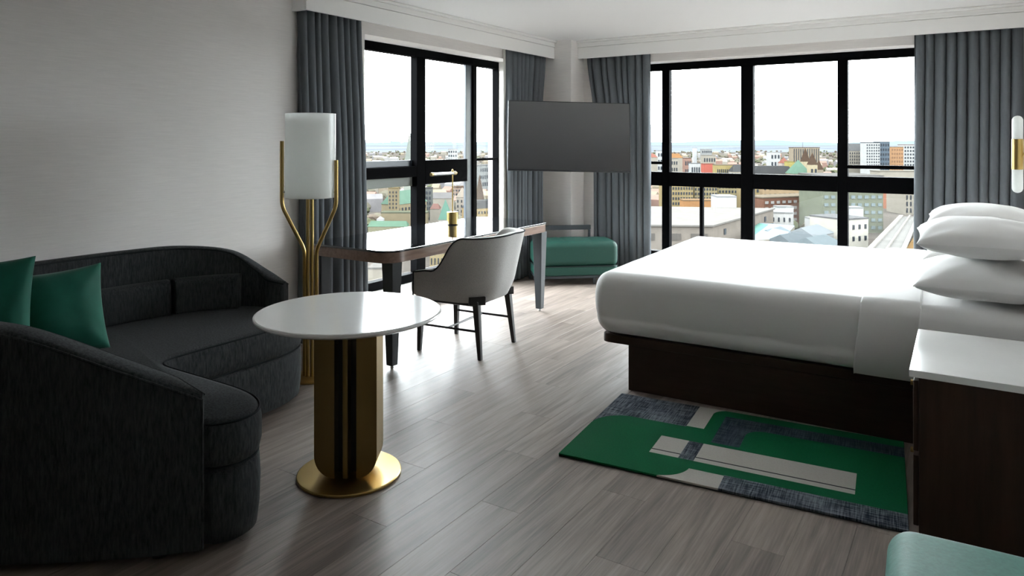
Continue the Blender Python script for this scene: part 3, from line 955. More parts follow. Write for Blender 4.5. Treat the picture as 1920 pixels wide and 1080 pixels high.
def bed_pillow(label, loc, seed, rz=0.0, hw=0.285, hh=0.375, th=0.105, sag=0.0, tiltx=0.0):
    g = pillow_geo(hw, hh, th, 0.05, 22, seed, 0.007, 0.42)
    def sagf(p):
        a = p[0] / hw; b = p[1] / hh
        z = p[2] * (0.78 if p[2] < 0 else 1.0) + sag * (a * a - 0.3) + tiltx * p[0]
        return (p[0], p[1], z)
    g = [sagf(p) for p in g[0]], g[1]
    zmin = min(p[2] for p in g[0])
    g = [(p[0], p[1], p[2] - zmin) for p in g[0]], g[1]
    o = add('bed_pillow', g, M['linen'], None, loc, rz, ang=80)
    tag(o, label, 'pillow', 'white bed pillows')
ZP = 0.662
bed_pillow('white bed pillow under another in the stack beside the nightstand', (0.035, 4.20, ZP), 4, BR, hh=0.37)
bed_pillow('white bed pillow on top of the stack beside the nightstand', (0.040, 4.22, ZP + 0.195), 5, BR + 0.02, hh=0.36)
bed_pillow('white bed pillow under another in the stack next to the curtain', (0.03, 5.10, ZP), 6, BR, hh=0.37)
bed_pillow('white bed pillow on top of the stack next to the curtain', (0.045, 5.08, ZP + 0.2), 7, BR - 0.02, hh=0.36)

# ------------------------------------------------------------------ nightstand
nsd = empty('nightstand', (-0.195, 2.94, 0), math.radians(0.8))
tag(nsd, 'dark walnut nightstand with a white stone top beside the bed', 'nightstand')
nw, nd = 0.535, 0.667
add('body', bbox(0.03, nw, 0.012, nd - 0.012, 0.0, 0.570, 0.003), M['walnut2'], nsd)
add('top', bbox(0.0, nw, 0.0, nd, 0.571, 0.597, 0.003), M['marble'], nsd)
for z0, z1 in ((0.30, 0.555), (0.03, 0.285)):
    dr = add('drawer', bbox(0.012, 0.0295, 0.02, nd - 0.02, z0, z1, 0.003), M['walnut2'], nsd)
    add('pull', tube([(0.012, nd / 2, z1 - 0.1), (-0.012, nd / 2, z1 - 0.1)], 0.011, 12), M['brassd'], dr)

# ------------------------------------------------------------------ wall sconce
sc = empty('wall_sconce', (0.215, 5.06, 1.348))
tag(sc, 'slender white glass tube sconce with a brass band on the wall by the pillows', 'sconce')
def capsule(z0, z1, r, up):
    pr = []
    if up:
        pr = [(r, z0), (r, z1 - r)] + [(r * math.cos(a), z1 - r + r * math.sin(a)) for a in [math.pi / 2 * k / 8 for k in range(1, 8)]] + [(0.001, z1)]
    else:
        pr = [(0.001, z0)] + [(r * math.sin(a), z0 + r - r * math.cos(a)) for a in [math.pi / 2 * k / 8 for k in range(1, 8)]] + [(r, z0 + r), (r, z1)]
    return lathe(pr, 28)
add('glass_tube', capsule(0.088, 0.224, 0.0275, True), M['opal'], sc)
add('glass_tube', capsule(-0.224, -0.088, 0.0275, False), M['opal'], sc)
add('brass_band', cyl(0.029, -0.088, 0.088, 28), M['brass'], sc)
add('bracket', tube([(0.028, 0, 0), (0.13, 0, 0)], 0.010, 12), M['brass'], sc)
add('wall_plate', bbox(0.128, 0.1445, -0.04, 0.04, -0.06, 0.06, 0.003), M['brass'], sc)

# ------------------------------------------------------------------ rug
def rug_mat():
    m, t, p = new_mat('patterned_rug')
    N.tree = t
    tcn = t.nodes.new('ShaderNodeTexCoord'); sp = t.nodes.new('ShaderNodeSeparateXYZ')
    t.links.new(tcn.outputs['Object'], sp.inputs[0])
    u, w = N(sp.outputs['X']), N(sp.outputs['Y'])
    def noi(scale, detail=3):
        mp = t.nodes.new('ShaderNodeMapping'); mp.inputs['Scale'].default_value = scale
        n = t.nodes.new('ShaderNodeTexNoise'); n.inputs['Scale'].default_value = 1; n.inputs['Detail'].default_value = detail
        t.links.new(tcn.outputs['Object'], mp.inputs[0]); t.links.new(mp.outputs[0], n.inputs['Vector'])
        return N(n.outputs[0])
    def rect(a, b, c, d): return u.gt(a) * u.lt(b) * w.gt(c) * w.lt(d)
    def OR(a, b): return a.max(b)
    def NOT(a): return 1.0 - a
    def disc(cx, cy, r):
        return ((u - cx) * (u - cx) + (w - cy) * (w - cy)).sqrt().lt(r)
    # rounded upper-left corner of the green field
    cornerA = rect(-1, 0.17, 0.40, 0.57) * NOT(disc(0.17, 0.40, 0.167))
    plaid = OR(rect(-1, 0.436, 0.566, 2), cornerA)
    creamT = rect(0.436, 0.521, 0.578, 2)
    creamT = OR(creamT, rect(0.520, 0.60, 0.79, 2) * NOT(disc(0.601, 0.79, 0.08)))
    navy = OR(rect(0.585, 0.714, 0.437, 0.79), rect(0.714, 3, 0.675, 0.79))
    navy = OR(navy, rect(0.713, 0.80, 0.59, 0.676) * NOT(disc(0.80, 0.59, 0.085)))
    strip = rect(0.359, 1.201, 0.203, 0.406)
    gap = rect(0.491, 0.559, 0.203, 0.406)
    line = rect(0.359, 1.201, 0.240, 0.249) * NOT(gap)
    creamB = rect(0.559, 0.707, -1, 0.123)
    creamB = OR(creamB, rect(0.419, 0.5595, -1, 0.123) * NOT(disc(0.419, 0.137, 0.141)))
    plaidB = rect(0.707, 3, -1, 0.128)
    pl = OR(OR(plaid, plaidB), OR(navy, gap))
    cr = OR(OR(creamT, creamB), strip * NOT(gap) * NOT(line))
    # woven plaid: crossed streaks
    sa, sb, sc_ = noi((170, 9, 1)), noi((9, 170, 1)), noi((5, 5, 1), 2)
    k = ((sa * 0.5 + sb * 0.5 - 0.42) * 5.0 + (sc_ - 0.5) * 1.6).max(0.0)
    def mixc(fac, c1, c2):
        n = t.nodes.new('ShaderNodeMix'); n.data_type = 'RGBA'
        if isinstance(fac, N): t.links.new(fac.s, n.inputs[0])
        else: n.inputs[0].default_value = fac
        for i, c in ((6, c1), (7, c2)):
            if isinstance(c, tuple): n.inputs[i].default_value = c
            else: t.links.new(c, n.inputs[i])
        return n.outputs[2]
    kk = N.op('SMOOTH_MIN', k, 1.0, 0.1)
    plc = mixc(kk, (0.010, 0.016, 0.028, 1), (0.17, 0.19, 0.215, 1))
    navc = mixc(kk, (0.012, 0.020, 0.034, 1), (0.055, 0.072, 0.09, 1))
    f = noi((120, 120, 1))
    green = mixc(f, (0.001, 0.062, 0.022, 1), (0.002, 0.105, 0.040, 1))
    cream = mixc(f, (0.36, 0.34, 0.31, 1), (0.46, 0.44, 0.40, 1))
    c = mixc(pl, green, plc)
    c = mixc(navy, c, navc)
    c = mixc(cr, c, cream)
    c = mixc(line, c, (0.02, 0.022, 0.025, 1))
    t.links.new(c, p.inputs['Base Color'])
    p.inputs['Roughness'].default_value = 0.95
    p.inputs['Specular IOR Level'].default_value = 0.1
    bp = t.nodes.new('ShaderNodeBump'); bp.inputs['Strength'].default_value = 0.6; bp.inputs['Distance'].default_value = 0.003
    f2 = noi((260, 260, 1)); t.links.new(f2.s, bp.inputs['Height']); t.links.new(bp.outputs[0], p.inputs['Normal'])
    return m
rg = empty('area_rug', (-1.574, 2.815, 0), math.radians(5.2))
tag(rg, 'emerald green and cream patterned rug lying beside the bed', 'rug')
add('pile', bbox(0, 1.385, 0, 0.868, 0.004, 0.014, 0.003, 2), rug_mat(), rg)
add('backing', box(0.001, 1.384, 0.001, 0.867, 0.0005, 0.004), mat('rug_backing', (0.02, 0.02, 0.022), 0.95), rg)

# ================================================================== the city outside
WN = False
GZ = -60.0
def ptd(px, t):
    return VX * t + RX * ((px - CX) / F_PX * t)
def zat(py, t):
    return EYE - (py - HY) / F_PX * t
def onz(px, py, z):
    t = (z - EYE) * -F_PX / (py - HY)
    return ptd(px, t)
CM = {}
CITY = 0.18
def cm(c, rough=0.85, var=0.10):
    k = tuple(round(x * CITY, 4) for x in c)
    if k not in CM:
        CM[k] = mat('city_%03d' % len(CM), k, rough, spec=0.0, var=var, scale=(0.15, 0.15, 0.15))
    return CM[k]
GLASSD = mat('dark_far_glass', (0.005, 0.006, 0.0075), 0.5, spec=0.05)
GLASSL = mat('pale_far_glass', (0.029, 0.035, 0.036), 0.5, spec=0.05)

ground = struct(add('ground', ([(-30000, -3000, GZ), (30000, -3000, GZ), (30000, 30000, GZ), (-30000, 30000, GZ)], [(0, 1, 2, 3)]),
                    mat('city_ground', (0.018, 0.0160, 0.0140), 0.95, spec=0.0, var=0.35, scale=(0.012, 0.012, 0.012), detail=8)), 'brown and grey ground of the city far below', 'ground')
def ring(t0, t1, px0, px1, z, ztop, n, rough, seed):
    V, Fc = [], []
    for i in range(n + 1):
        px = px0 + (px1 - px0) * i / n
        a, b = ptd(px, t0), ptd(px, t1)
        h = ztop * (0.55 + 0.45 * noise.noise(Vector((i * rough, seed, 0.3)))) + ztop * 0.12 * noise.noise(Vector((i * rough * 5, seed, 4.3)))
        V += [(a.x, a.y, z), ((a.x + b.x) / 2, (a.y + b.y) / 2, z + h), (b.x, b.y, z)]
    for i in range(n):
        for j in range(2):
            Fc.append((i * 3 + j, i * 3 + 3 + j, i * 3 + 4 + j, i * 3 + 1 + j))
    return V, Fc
struct(add('plain', ring(4200, 10500, 300, 2300, GZ + 0.5, 12, 60, 0.2, 2.0), mat('haze_tinted_plain', (0.025, 0.0275, 0.031), 0.95, spec=0.0, var=0.25, scale=(0.002, 0.0006, 0.01)), ang=80), 'far plain stretching to the hills, haze painted into its pale colour', 'ground')  # pale blue-grey base colour stands in for haze over the far ground
struct(add('hills', ring(11500, 17000, 200, 2500, GZ, 135, 140, 0.16, 7.7), mat('haze_tinted_hills', (0.025, 0.031, 0.038), 0.95, spec=0.0, var=0.1, scale=(0.001, 0.001, 0.004)), ang=80), 'low hills along the horizon, tinted blue-grey for haze', 'hills')  # distance haze is painted into the blue-grey base colour

FOOT = []
def prism_xy(poly, z0, z1):
    a = sum(poly[i - 1].x * poly[i].y - poly[i].x * poly[i - 1].y for i in range(len(poly)))
    if a < 0: poly = list(reversed(poly))
    return prism(poly, z0, z1)

def win_grid(A, B, z0, z1, rows, cols, wf=0.5, hf=0.5, thick=0.35, inward_=None):
    """thin boxes on the face from A to B (2-D points)"""
    gs = []
    d = B - A; L = d.length; e = d / L
    n = inward_.normalized() if inward_ else Vector((-e.y, e.x))
    for r in range(rows):
        zc = z0 + (z1 - z0) * (r + 0.5) / rows
        hh = (z1 - z0) / rows * hf / 2
        for c in range(cols):
            sc__ = L * (c + 0.5) / cols
            hw = L / cols * wf / 2
            p, q = A + e * (sc__ - hw), A + e * (sc__ + hw)
            p2, q2 = p - n * thick, q - n * thick
            p1, q1 = p + n * 0.3, q + n * 0.3
            V = [(p2.x, p2.y, zc - hh), (q2.x, q2.y, zc - hh), (q1.x, q1.y, zc - hh), (p1.x, p1.y, zc - hh),
                 (p2.x, p2.y, zc + hh), (q2.x, q2.y, zc + hh), (q1.x, q1.y, zc + hh), (p1.x, p1.y, zc + hh)]
            gs.append((V, [(0, 1, 5, 4), (1, 2, 6, 5), (3, 0, 4, 7), (4, 5, 6, 7), (3, 2, 1, 0)]))
    return join(*gs)

def building(name, label, corners, z0, z1, col, roofcol=None, wins=(), cat='building', group=None, roof=None, parapet=0.8):
    """corners: 2-D footprint, first edge faces the hotel; wins = list of (edge, zlo, zhi, rows, cols, material, wf, hf)"""
    c = sum(corners, Vector((0, 0))) / len(corners)
    root = empty(name, (c.x, c.y, z0))
    tag(root, label, cat, group)
    loc = [p - c for p in corners]
    FOOT.append((c, max(p.length for p in loc)))
    add('wall', prism_xy(loc, 0, z1 - z0), cm(col), root)
    mid = Vector((0, 0))
    for w in wins:
        e, zl, zh, r, k, m_ = w[:6]
        wf, hf = (w[6], w[7]) if len(w) > 6 else (0.5, 0.5)
        A, B = loc[e], loc[(e + 1) % len(loc)]
        nrm = mid - (A + B) / 2
        d = (B - A).normalized(); pn = Vector((-d.y, d.x))
        if pn.dot(nrm) < 0: pn = -pn
        o = add('windows', win_grid(A, B, zl - z0, zh - z0, r, k, wf, hf, inward_=pn), m_, root)
        o['kind'] = 'stuff'
    if roof is None:
        add('roof', prism_xy([p * 1.02 for p in loc], z1 - z0, z1 - z0 + parapet), cm([x * 0.55 for x in (roofcol or col)]), root)
    else:
        kind, zr = roof[0], roof[1] - z0
        zb = z1 - z0
        n = len(loc)
        if kind == 'pyramid':
            V = [(p.x * 1.04, p.y * 1.04, zb) for p in loc] + [(0, 0, zr)]
            add('roof', (V, [(i, (i + 1) % n, n) for i in range(n)] + [tuple(range(n))]), cm([x * 0.6 for x in roofcol]), root)
        elif kind == 'hip':      # ridge along edge 0
            a, b, c_, d_ = [p * 1.04 for p in loc]
            k = roof[2] if len(roof) > 2 else 0.25
            m1, m2 = (a + d_) / 2, (b + c_) / 2
            r1, r2 = m1.lerp(m2, k), m2.lerp(m1, k)
            V = [(p.x, p.y, zb) for p in (a, b, c_, d_)] + [(r1.x, r1.y, zr), (r2.x, r2.y, zr)]
            add('roof', (V, [(0, 1, 5, 4), (1, 2, 5), (2, 3, 4, 5), (3, 0, 4), (3, 2, 1, 0)]), cm([x * 0.6 for x in roofcol]), root)
        elif kind == 'mansard':
            V = [(p.x * 1.02, p.y * 1.02, zb) for p in loc] + [(p.x * 0.72, p.y * 0.72, zr) for p in loc]
            add('roof', (V, [(i, (i + 1) % n, n + (i + 1) % n, n + i) for i in range(n)] + [tuple(range(n, 2 * n)), tuple(reversed(range(n)))]), cm([x * 0.6 for x in roofcol]), root)
    return root

def slab_at(px0, px1, t, depth, turn=0.0):
    """footprint whose front edge spans px0..px1 at distance t; turn swings its far right corner"""
    A, B = ptd(px0, t), ptd(px1, t * (1 + turn))
    e = (B - A).normalized(); n = Vector((-e.y, e.x))
    if n.dot(VX) < 0: n = -n
    return [A, B, B + n * depth, A + n * depth]

def blk(name, label, px0, px1, ytop, t, depth, col, roofcol=None, rows=0, cols=0, m_=None, turn=0.0, ybot=None, wf=0.5, hf=0.5, roof=None, group=None, cat='building'):
    z1 = zat(ytop, t)
    fp = slab_at(px0, px1, t, depth, turn)
    zl = GZ + 3
    if ybot is not None: zl = max(GZ + 1, zat(ybot, t))
    wins = [(0, zl, z1 - 1.0, rows, cols, m_ or GLASSD, wf, hf)] if rows else []
    rf = (roof[0], zat(roof[1], t)) + tuple(roof[2:]) if roof else None
    return building(name, label, fp, GZ, z1, col, roofcol, wins, cat, group, rf)

CREAM, STONE, WHITE, BRICK = (0.27, 0.245, 0.205), (0.25, 0.195, 0.105), (0.36, 0.36, 0.35), (0.16, 0.085, 0.06)
COPPER, SLATE, GREY, TAN = (0.15, 0.24, 0.18), (0.085, 0.085, 0.085), (0.19, 0.19, 0.19), (0.24, 0.20, 0.15)
ORANGE, ROSE, CONC, BROWN = (0.30, 0.16, 0.075), (0.28, 0.12, 0.09), (0.27, 0.255, 0.235), (0.11, 0.075, 0.055)

# ---- below the transom of the wide window
zr = -39.7
fp = [onz(1090, 423, zr), onz(1336, 425, zr), onz(1450, 393, zr), onz(1190, 389, zr)]
hall = building('exhibition_hall', 'long flat-roofed beige hall with a pale roof seen below the bed window', fp, GZ, zr, (0.20, 0.175, 0.15), (0.33, 0.31, 0.285),
                [(0, zat(452, 345), zat(438, 345), 1, 5, cm((0.11, 0.10, 0.09)), 0.62, 0.9), (1, zat(440, 360), zat(428, 360), 1, 3, GLASSD, 0.08, 0.9)])
blk('rooftop_plant_room', 'big white windowless plant room above the beige hall', 1345, 1381, 370, 440, 14, (0.40, 0.40, 0.40))
blk('rooftop_plant_room', 'low grey plant room on the far side of the beige hall', 1300, 1338, 394, 446, 8, GREY)
blk('government_block', 'ochre stone block with many small dark windows behind the beige hall', 1255, 1300, 346, 560, 40, STONE, COPPER, 6, 9)
blk('government_block', 'ochre stone block with a copper green roof beside the white plant room', 1302, 1345, 348, 570, 40, (0.24, 0.20, 0.12), COPPER, 6, 8)
blk('government_block', 'ochre stone block with rows of windows above the white plant room', 1347, 1400, 344, 590, 40, (0.25, 0.21, 0.12), COPPER, 6, 9)
blk('orange_shed', 'long low orange building in front of the ochre stone blocks', 1282, 1347, 377, 505, 12, ORANGE, (0.30, 0.20, 0.12))
blk('brick_office', 'red-brown brick office block with a pale cornice storey and white windows', 1432, 1537, 372, 520, 22, BRICK, TAN, 4, 10, cm((0.33, 0.31, 0.29)), 0.04, 420, 0.55, 0.45)
blk('stone_upper_block', 'pale tan stone storeys stepping up behind the brick office', 1430, 1538, 346, 585, 20, (0.29, 0.21, 0.13), CREAM, 2, 12, None, 0.04, 372, 0.3, 0.35)
blk('stone_annex', 'yellow stone annex left of the brick office', 1396, 1424, 350, 555, 20, STONE, COPPER, 5, 4)
blk('green_office', 'grey-green office block with paired windows beyond the brick office', 1543, 1656, 331, 480, 40, (0.15, 0.16, 0.12), (0.20, 0.19, 0.18), 7, 9, GLASSL, 0.0, 440, 0.6, 0.42)
blk('salmon_tower', 'narrow salmon pink building right of the grey-green office', 1676, 1694, 352, 640, 20, (0.32, 0.15, 0.10), ROSE, 5, 2)
blk('columned_block', 'cream block with tall window strips beside the grey curtain', 1697, 1740, 350, 600, 30, CREAM, CREAM, 4, 6, None, 0, 410, 0.35, 0.7)
blk('white_pavilion', 'low white building with a row of arched windows below the brick office', 1395, 1486, 398, 455, 25, (0.40, 0.39, 0.37), WHITE, 1, 9, None, -0.02, 418, 0.28, 0.45)
blk('rooftop_plant_room', 'white box on the roof of the low white pavilion', 1458, 1488, 389, 475, 8, WHITE)
blk('white_house', 'white house with small windows beside the elevated road', 1583, 1628, 413, 395, 24, (0.40, 0.38, 0.33), GREY, 2, 4, None, 0.02, 460, 0.3, 0.4)
blk('rooftop_plant_room', 'white roof house on top of the white house by the road', 1592, 1619, 391, 418, 8, WHITE)
fp = [onz(1400, 452, -47), onz(1470, 446, -47), onz(1490, 423, -47), onz(1405, 416, -47)]
c = sum(fp, Vector((0, 0))) / 4
gr_ = empty('glass_roofed_market', (c.x, c.y, GZ)); tag(gr_, 'building with a shallow blue and green glass roof beyond the bed', 'building')
lc = [p - c for p in fp]
add('wall', prism_xy(lc, 0, 13), cm(CREAM), gr_)
for i, cc in enumerate(((0.20, 0.26, 0.27), (0.20, 0.27, 0.36), (0.22, 0.29, 0.38), (0.12, 0.24, 0.20))):
    a, b = lc[i], lc[(i + 1) % 4]
    add('roof_face', ([(a.x, a.y, 13), (b.x, b.y, 13), (0, 0, 16.5)], [(0, 1, 2)]), cm(cc), gr_)
rs = random.Random(4)
for i, (px, py, w, h, cc, lb) in enumerate((
        (1478, 436, 26, 5, (0.22, 0.25, 0.27), 'blue-grey roof hall with a ridge beside the glass-roofed market'),
        (1512, 446, 40, 6, (0.15, 0.17, 0.18), 'dark grey roof hall below the white rooftop box'),
        (1545, 432, 30, 5, (0.23, 0.25, 0.26), 'pale blue-grey roof hall right of the dark roof hall'),
        (1560, 452, 34, 6, (0.18, 0.21, 0.22), 'slate blue roof hall next to the white house'))):
    fp = slab_at(px - w * 0.6, px + w * 0.6, (50 + EYE - 1.4) * F_PX / (py - HY) * 0.93, 16, 0.05)
    building('roof_hall', lb, fp, GZ, -48.6, cm and (0.24, 0.24, 0.23), cc, roof=('hip', -44.5, 0.08))
blk('rooftop_plant_room', 'white mechanical tower among the blue-grey roof halls', 1519, 1540, 411, 425, 8, WHITE)
# elevated road
a, b, c_, d_ = onz(1630, 470, -50), onz(1694, 470, -50), onz(1722, 406, -50), onz(1690, 406, -50)
cc = (a + b + c_ + d_) / 4
road = empty('elevated_road', (cc.x, cc.y, GZ)); tag(road, 'elevated concrete road leading away past the white house', 'road')
q = [p - cc for p in (a, b, c_, d_)]
add('deck', prism_xy(q, 8.8, 10), cm((0.17, 0.165, 0.155)), road)
for p0, p1, wd in ((q[0], q[3], 2.2), (q[1], q[2], 1.8), ((q[0] + q[1]) / 2, (q[2] + q[3]) / 2, 0.7)):
    e = (p1 - p0).normalized(); n = Vector((-e.y, e.x)) * wd / 2
    add('barrier', prism_xy([p0 - n, p0 + n, p1 + n, p1 - n], 10.0, 11.1), cm((0.33, 0.31, 0.28)), road)
for k in (0.1, 0.5, 0.9):
    p = ((q[0] + q[1]) / 2).lerp((q[2] + q[3]) / 2, k)
    add('pier', cyl(1.2, 0.0, 8.8, 10, (p.x, p.y)), cm(CONC), road)
add('plaza', prism_xy([onz(1698, 470, GZ), onz(1760, 470, GZ), onz(1750, 440, GZ), onz(1716, 440, GZ)], GZ, GZ + 0.3), cm((0.27, 0.17, 0.08)))
tag(bpy.data.objects['plaza'], 'orange-brown gravel plaza beside the elevated road', 'plaza')

# ---- above the transom of the wide window
blk('mansard_block', 'long building with a dark grey mansard roof beyond the window bar', 1412, 1493, 326, 880, 30, CREAM, SLATE, 0, 0, roof=('mansard', 312))
cha = blk('chateau_wing', 'chateau wing with a steep copper green pyramid roof', 1487, 1521, 326, 850, 24, TAN, COPPER, 0, 0, roof=('pyramid', 300))
blk('chateau_tower', 'taller cream chateau tower with a pointed brown roof', 1506, 1519, 303, 885, 9, (0.33, 0.28, 0.19), BROWN, 1, 1, roof=('pyramid', 277))
blk('chateau_tower', 'shorter cream chateau tower with a pointed brown roof', 1519, 1533, 309, 832, 9, (0.33, 0.28, 0.19), BROWN, 2, 2, roof=('pyramid', 286))
blk('chateau_tower', 'brown-roofed turret at the edge of the chateau', 1532, 1544, 318, 870, 8, TAN, BROWN, roof=('pyramid', 300))
blk('slab_tower', 'wide tan slab tower with vertical window strips behind the chateau', 1487, 1537, 277, 1300, 20, TAN, BROWN, 1, 12, None, 0, 318, 0.3, 0.95)
mast = add('radio_mast', tube([(0, 0, 0), (0, 0, 90)], [1.6, 0.5], 6), cm(GREY), None, (ptd(1505, 1500).x, ptd(1505, 1500).y, GZ + 0)); tag(mast, 'thin radio mast rising above the tan slab tower', 'mast')
mast.scale = (1, 1, (zat(263, 1500) - GZ) / 90)
blk('white_office', 'white square office block left of the tan slab tower', 1445, 1463, 286, 1050, 18, WHITE, WHITE, 4, 3)
blk('gabled_house', 'pinkish gabled building between the white office and the slab tower', 1466, 1480, 306, 980, 14, (0.33, 0.27, 0.24), ROSE, roof=('pyramid', 295))
blk('yellow_house', 'low yellow building at the foot of the tan slab tower', 1478, 1490, 304, 960, 14, (0.28, 0.24, 0.09))
blk('tower_block', 'cream apartment block with a grey mansard top by the window mullion', 1588, 1621, 283, 1100, 25, CREAM, GREY, 4, 8, None, 0, 308, 0.35, 0.55, roof=('mansard', 269))
blk('tower_block', 'tall white apartment tower peppered with dark windows', 1624, 1650, 268, 1060, 18, WHITE, SLATE, 8, 6, None, 0, 312, 0.45, 0.5)
blk('tower_block', 'tall dark blue glass tower joined to the white apartment tower', 1650, 1668, 266, 1075, 20, (0.10, 0.125, 0.15), SLATE, 8, 4, GLASSD)
blk('tower_block', 'tall orange brick tower right of the dark blue glass tower', 1671, 1694, 276, 1120, 20, (0.34, 0.20, 0.11), TAN, 8, 5, cm((0.22, 0.13, 0.08)))
blk('tower_block', 'white apartment tower beside the grey curtain edge', 1695, 1725, 272, 1180, 20, WHITE, ROSE, 9, 6)
blk('long_terrace', 'long cream terrace between the thin window bar and the thick bar', 1650, 1740, 322, 720, 20, CREAM, CREAM, 1, 14)
blk('white_tower', 'slim white tower standing among the far roofs', 1300, 1307, 278, 1500, 8, (0.42, 0.42, 0.42))
blk('white_slab', 'pale slab block with a white roof edge among the far roofs', 1316, 1335, 280, 1480, 14, (0.24, 0.24, 0.235), WHITE, 5, 5)
blk('domed_block', 'cream block above the red-fronted building', 1319, 1342, 292, 1150, 18, CREAM, CREAM, 3, 5)
blk('red_block', 'red-fronted building in the middle of the far roofs', 1320, 1339, 308, 900, 14, (0.34, 0.10, 0.075), ROSE)
blk('white_terrace', 'white terrace left of the red-fronted building', 1296, 1313, 307, 930, 14, WHITE, GREY, 2, 4)
blk('orange_roof_house', 'orange-roofed building at the edge of the window mullion', 1256, 1281, 296, 1100, 18, CREAM, ORANGE, roof=('hip', 288))
blk('cream_block', 'cream block with small windows under the orange roof', 1258, 1271, 298, 950, 14, CREAM, CREAM, 4, 3)
blk('cream_block', 'brownish block beside the white terrace', 1284, 1296, 297, 1000, 14, (0.24, 0.15, 0.12), BROWN, 3, 3)
blk('yellow_terrace', 'long yellow stone terrace left of the thick mullion', 1344, 1376, 310, 850, 18, (0.27, 0.215, 0.10), TAN, 2, 9)
blk('slate_roof_house', 'slate-roofed house against the thick mullion', 1374, 1400, 322, 830, 18, CREAM, SLATE, roof=('hip', 309))
blk('red_roof_house', 'red-roofed house behind the narrow window pane', 1210, 1233, 295, 1000, 18, CREAM, ROSE, roof=('hip', 288))
blk('white_tower', 'white block in the narrow pane next to the mullion', 1233, 1247, 283, 1150, 14, WHITE, WHITE, 4, 3)

# ---- through the window beside the desk
sp_ = blk('pale_spire', 'tall pale copper spire rising above the hills by the desk window', 757, 777, 312, 620, 10, (0.26, 0.28, 0.24), (0.33, 0.36, 0.32), 2, 2, roof=('pyramid', 243), cat='tower')
blk('stone_tower', 'ochre gothic stone tower beside the copper-roofed hall', 728, 746, 354, 480, 7, (0.20, 0.165, 0.105), STONE, 6, 3, None, 0.0, 400, 0.3, 0.5, cat='tower')
blk('copper_roof_hall', 'stone hall with a large copper green roof by the desk window', 745, 800, 384, 490, 14, (0.22, 0.185, 0.12), COPPER, 1, 9, None, 0.06, 400, 0.35, 0.4, roof=('hip', 360, 0.1))
blk('stone_wing', 'low stone wing in front of the gothic tower', 715, 800, 400, 465, 10, (0.19, 0.16, 0.105), (0.16, 0.17, 0.12), 0, 0)
blk('copper_gallery', 'long low gallery with a copper green roof above the desk edge', 690, 762, 425, 420, 10, (0.20, 0.19, 0.13), (0.13, 0.21, 0.15), roof=('hip', 416, 0.05))
blk('white_tent', 'small white pavilion below the gothic tower', 706, 718, 411, 455, 5, WHITE, WHITE, roof=('pyramid', 406))
blk('dark_stone_tower', 'dark grey stone tower next to the window mullion', 797, 809, 354, 560, 10, (0.10, 0.105, 0.10), SLATE, 5, 2)
blk('grey_roof_hall', 'hall with a broad grey roof behind the desk lamp', 809, 848, 372, 600, 18, CREAM, (0.20, 0.19, 0.185), roof=('hip', 362, 0.05))
blk('red_roof_annex', 'red-brown roofed annex below the grey roof hall', 806, 824, 392, 520, 12, CREAM, (0.22, 0.13, 0.11), roof=('hip', 383))
blk('gabled_church', 'pale church with a steep copper green roof behind the desk lamp', 822, 846, 412, 455, 10, (0.30, 0.285, 0.255), (0.15, 0.27, 0.21), roof=('pyramid', 374))
blk('spired_block', 'cream stone block with pointed gables right of the desk lamp', 855, 876, 370, 540, 14, (0.29, 0.255, 0.21), (0.30, 0.26, 0.21), 4, 3, None, 0, 410, 0.3, 0.5, roof=('pyramid', 352))
blk('brick_terrace', 'brick terrace far behind the desk lamp', 848, 880, 352, 720, 20, (0.25, 0.18, 0.14), BROWN, 3, 6)
blk('far_white_tower', 'white tower far off under the hills behind the desk lamp', 840, 857, 280, 1500, 16, WHITE, WHITE, 5, 4)
blk('brown_spire', 'dark brown church spire in the narrow pane beside the curtain', 891, 907, 374, 520, 7, BROWN, BROWN, roof=('pyramid', 326), cat='tower')
blk('slate_roof_hotel', 'ochre stone building with a dark slate roof under the brown spire', 884, 950, 392, 480, 14, (0.27, 0.205, 0.11), SLATE, 1, 12, None, 0.03, 404, 0.4, 0.5, roof=('mansard', 378))
blk('tan_tower', 'slim tan tower right of the brown spire', 915, 926, 320, 640, 9, TAN, BROWN, 6, 3)
blk('grey_office', 'wide grey office block under the far trees', 900, 945, 311, 900, 20, (0.20, 0.205, 0.20), GREY, 3, 12, GLASSD, 0.05)
blk('stone_lodge', 'ochre stone lodge seen beneath the desk', 806, 838, 476, 330, 12, (0.26, 0.21, 0.125), TAN, 1, 5, None, 0, 500, 0.3, 0.6)
blk('glass_office', 'grey office with vertical glazing seen beneath the desk', 850, 900, 466, 345, 14, (0.20, 0.205, 0.205), GREY, 1, 14, GLASSD, 0, 510, 0.4, 0.9)
blk('low_shed', 'pale low roof seen beneath the desk by its near leg', 690, 722, 505, 300, 14, CREAM, CONC)

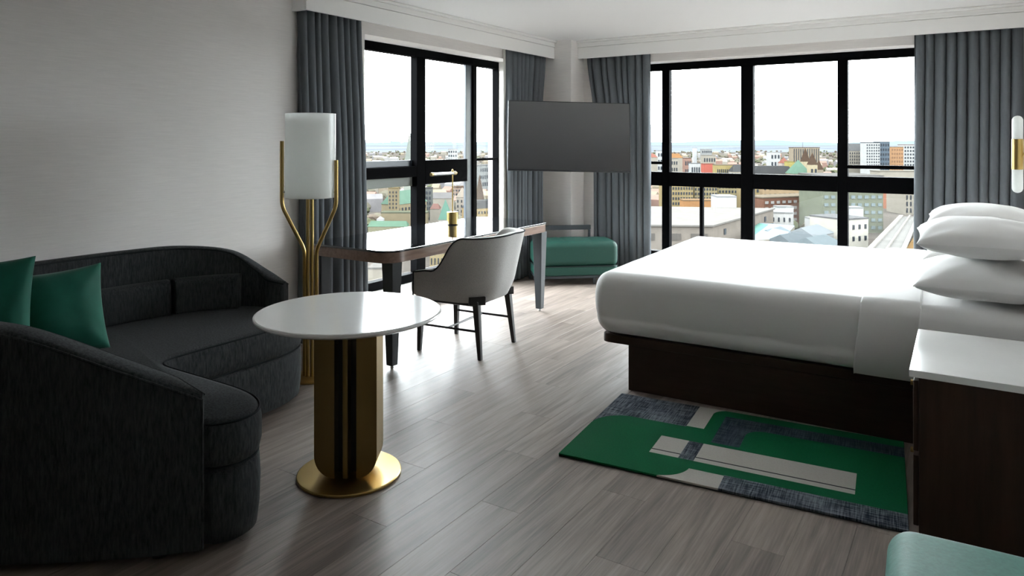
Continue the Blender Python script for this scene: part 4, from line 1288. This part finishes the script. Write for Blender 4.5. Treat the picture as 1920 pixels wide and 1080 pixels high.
# ---- far town and trees: too many and too small to count
rs = random.Random(21)
def scatter_houses(n, t0, t1, cols):
    out = [[] for _ in cols]
    for i in range(n):
        t = t0 * (t1 / t0) ** rs.random()
        px = rs.uniform(250, 2900)
        if px > 1800 or px < 600: t *= 0.6
        p = ptd(px, t)
        if t < 650 and 1600 < px < 1790: continue
        if any((p - q).length < r + 14 for q, r in FOOT): continue
        w, d, h = rs.uniform(8, 26), rs.uniform(8, 18), rs.uniform(6, 15)
        a = rs.choice((0, 0.4, 0.9)); k = rs.randrange(len(cols))
        M_ = Matrix.Translation((p.x, p.y, GZ)) @ Matrix.Rotation(a, 4, 'Z')
        V = [(x, y, z) for z in (0, h) for y in (-d / 2, d / 2) for x in (-w / 2, w / 2)] + [(-w / 2, 0, h + 4), (w / 2, 0, h + 4)]
        Fq = [(0, 1, 5, 4), (2, 6, 7, 3), (0, 4, 8, 6, 2), (1, 3, 7, 9, 5), (4, 5, 9, 8), (6, 8, 9, 7)]
        out[k].append(xf((V, Fq), M=M_))
    return out
cols = (CREAM, (0.30, 0.29, 0.28), (0.25, 0.16, 0.13), TAN, (0.20, 0.19, 0.19))
lots = scatter_houses(1000, 620, 3400, cols)
fh = empty('far_houses', (ptd(1200, 1500).x, ptd(1200, 1500).y, GZ))
tag(fh, 'scattered far houses of the city stretching to the plain', 'houses', kind='stuff')
for cc, g in zip(cols, lots):
    gg = join(*g)
    gg = [(p[0] - fh.location.x, p[1] - fh.location.y, p[2] - GZ) for p in gg[0]], gg[1]
    o = add('houses', gg, cm(cc), fh); o['kind'] = 'stuff'
def blob(c, r, h, rnd):
    V = [(c.x, c.y, GZ + h)]
    for z, k in ((0.72, 0.75), (0.35, 1.0), (0.0, 0.6)):
        for j in range(6):
            a = j * math.pi / 3 + rnd.random()
            V.append((c.x + r * k * math.cos(a) * rnd.uniform(0.8, 1.15), c.y + r * k * math.sin(a) * rnd.uniform(0.8, 1.15), GZ + h * z * rnd.uniform(0.9, 1.1)))
    Fq = [(0, 1 + j, 1 + (j + 1) % 6) for j in range(6)]
    for l in range(2):
        for j in range(6):
            Fq.append((1 + l * 6 + j, 7 + l * 6 + j, 7 + l * 6 + (j + 1) % 6, 1 + l * 6 + (j + 1) % 6))
    return V, Fq
TC = ((0.115, 0.095, 0.075), (0.085, 0.09, 0.055), (0.13, 0.12, 0.09))
trs = [[] for _ in TC]
for i in range(5000):
    t = 430 * (4600 / 430) ** (rs.random() ** 0.85)
    px = rs.uniform(250, 2900)
    if px > 1800 or px < 600: t *= 0.75
    if t < 560 and 1600 < px < 1790: continue
    if any((ptd(px, t) - q).length < r + 6 for q, r in FOOT): continue
    trs[rs.randrange(3)].append(blob(ptd(px, t), rs.uniform(4, 9), rs.uniform(6, 12), rs))
ft = empty('far_trees', (ptd(1200, 1500).x, ptd(1200, 1500).y, GZ))
tag(ft, 'bare brownish tree canopy spread between the far houses', 'trees', kind='stuff')
for cc, g in zip(TC, trs):
    gg = join(*g)
    gg = [(p[0] - ft.location.x, p[1] - ft.location.y, p[2] - GZ) for p in gg[0]], gg[1]
    o = add('canopy', gg, cm(cc), ft); o['kind'] = 'stuff'
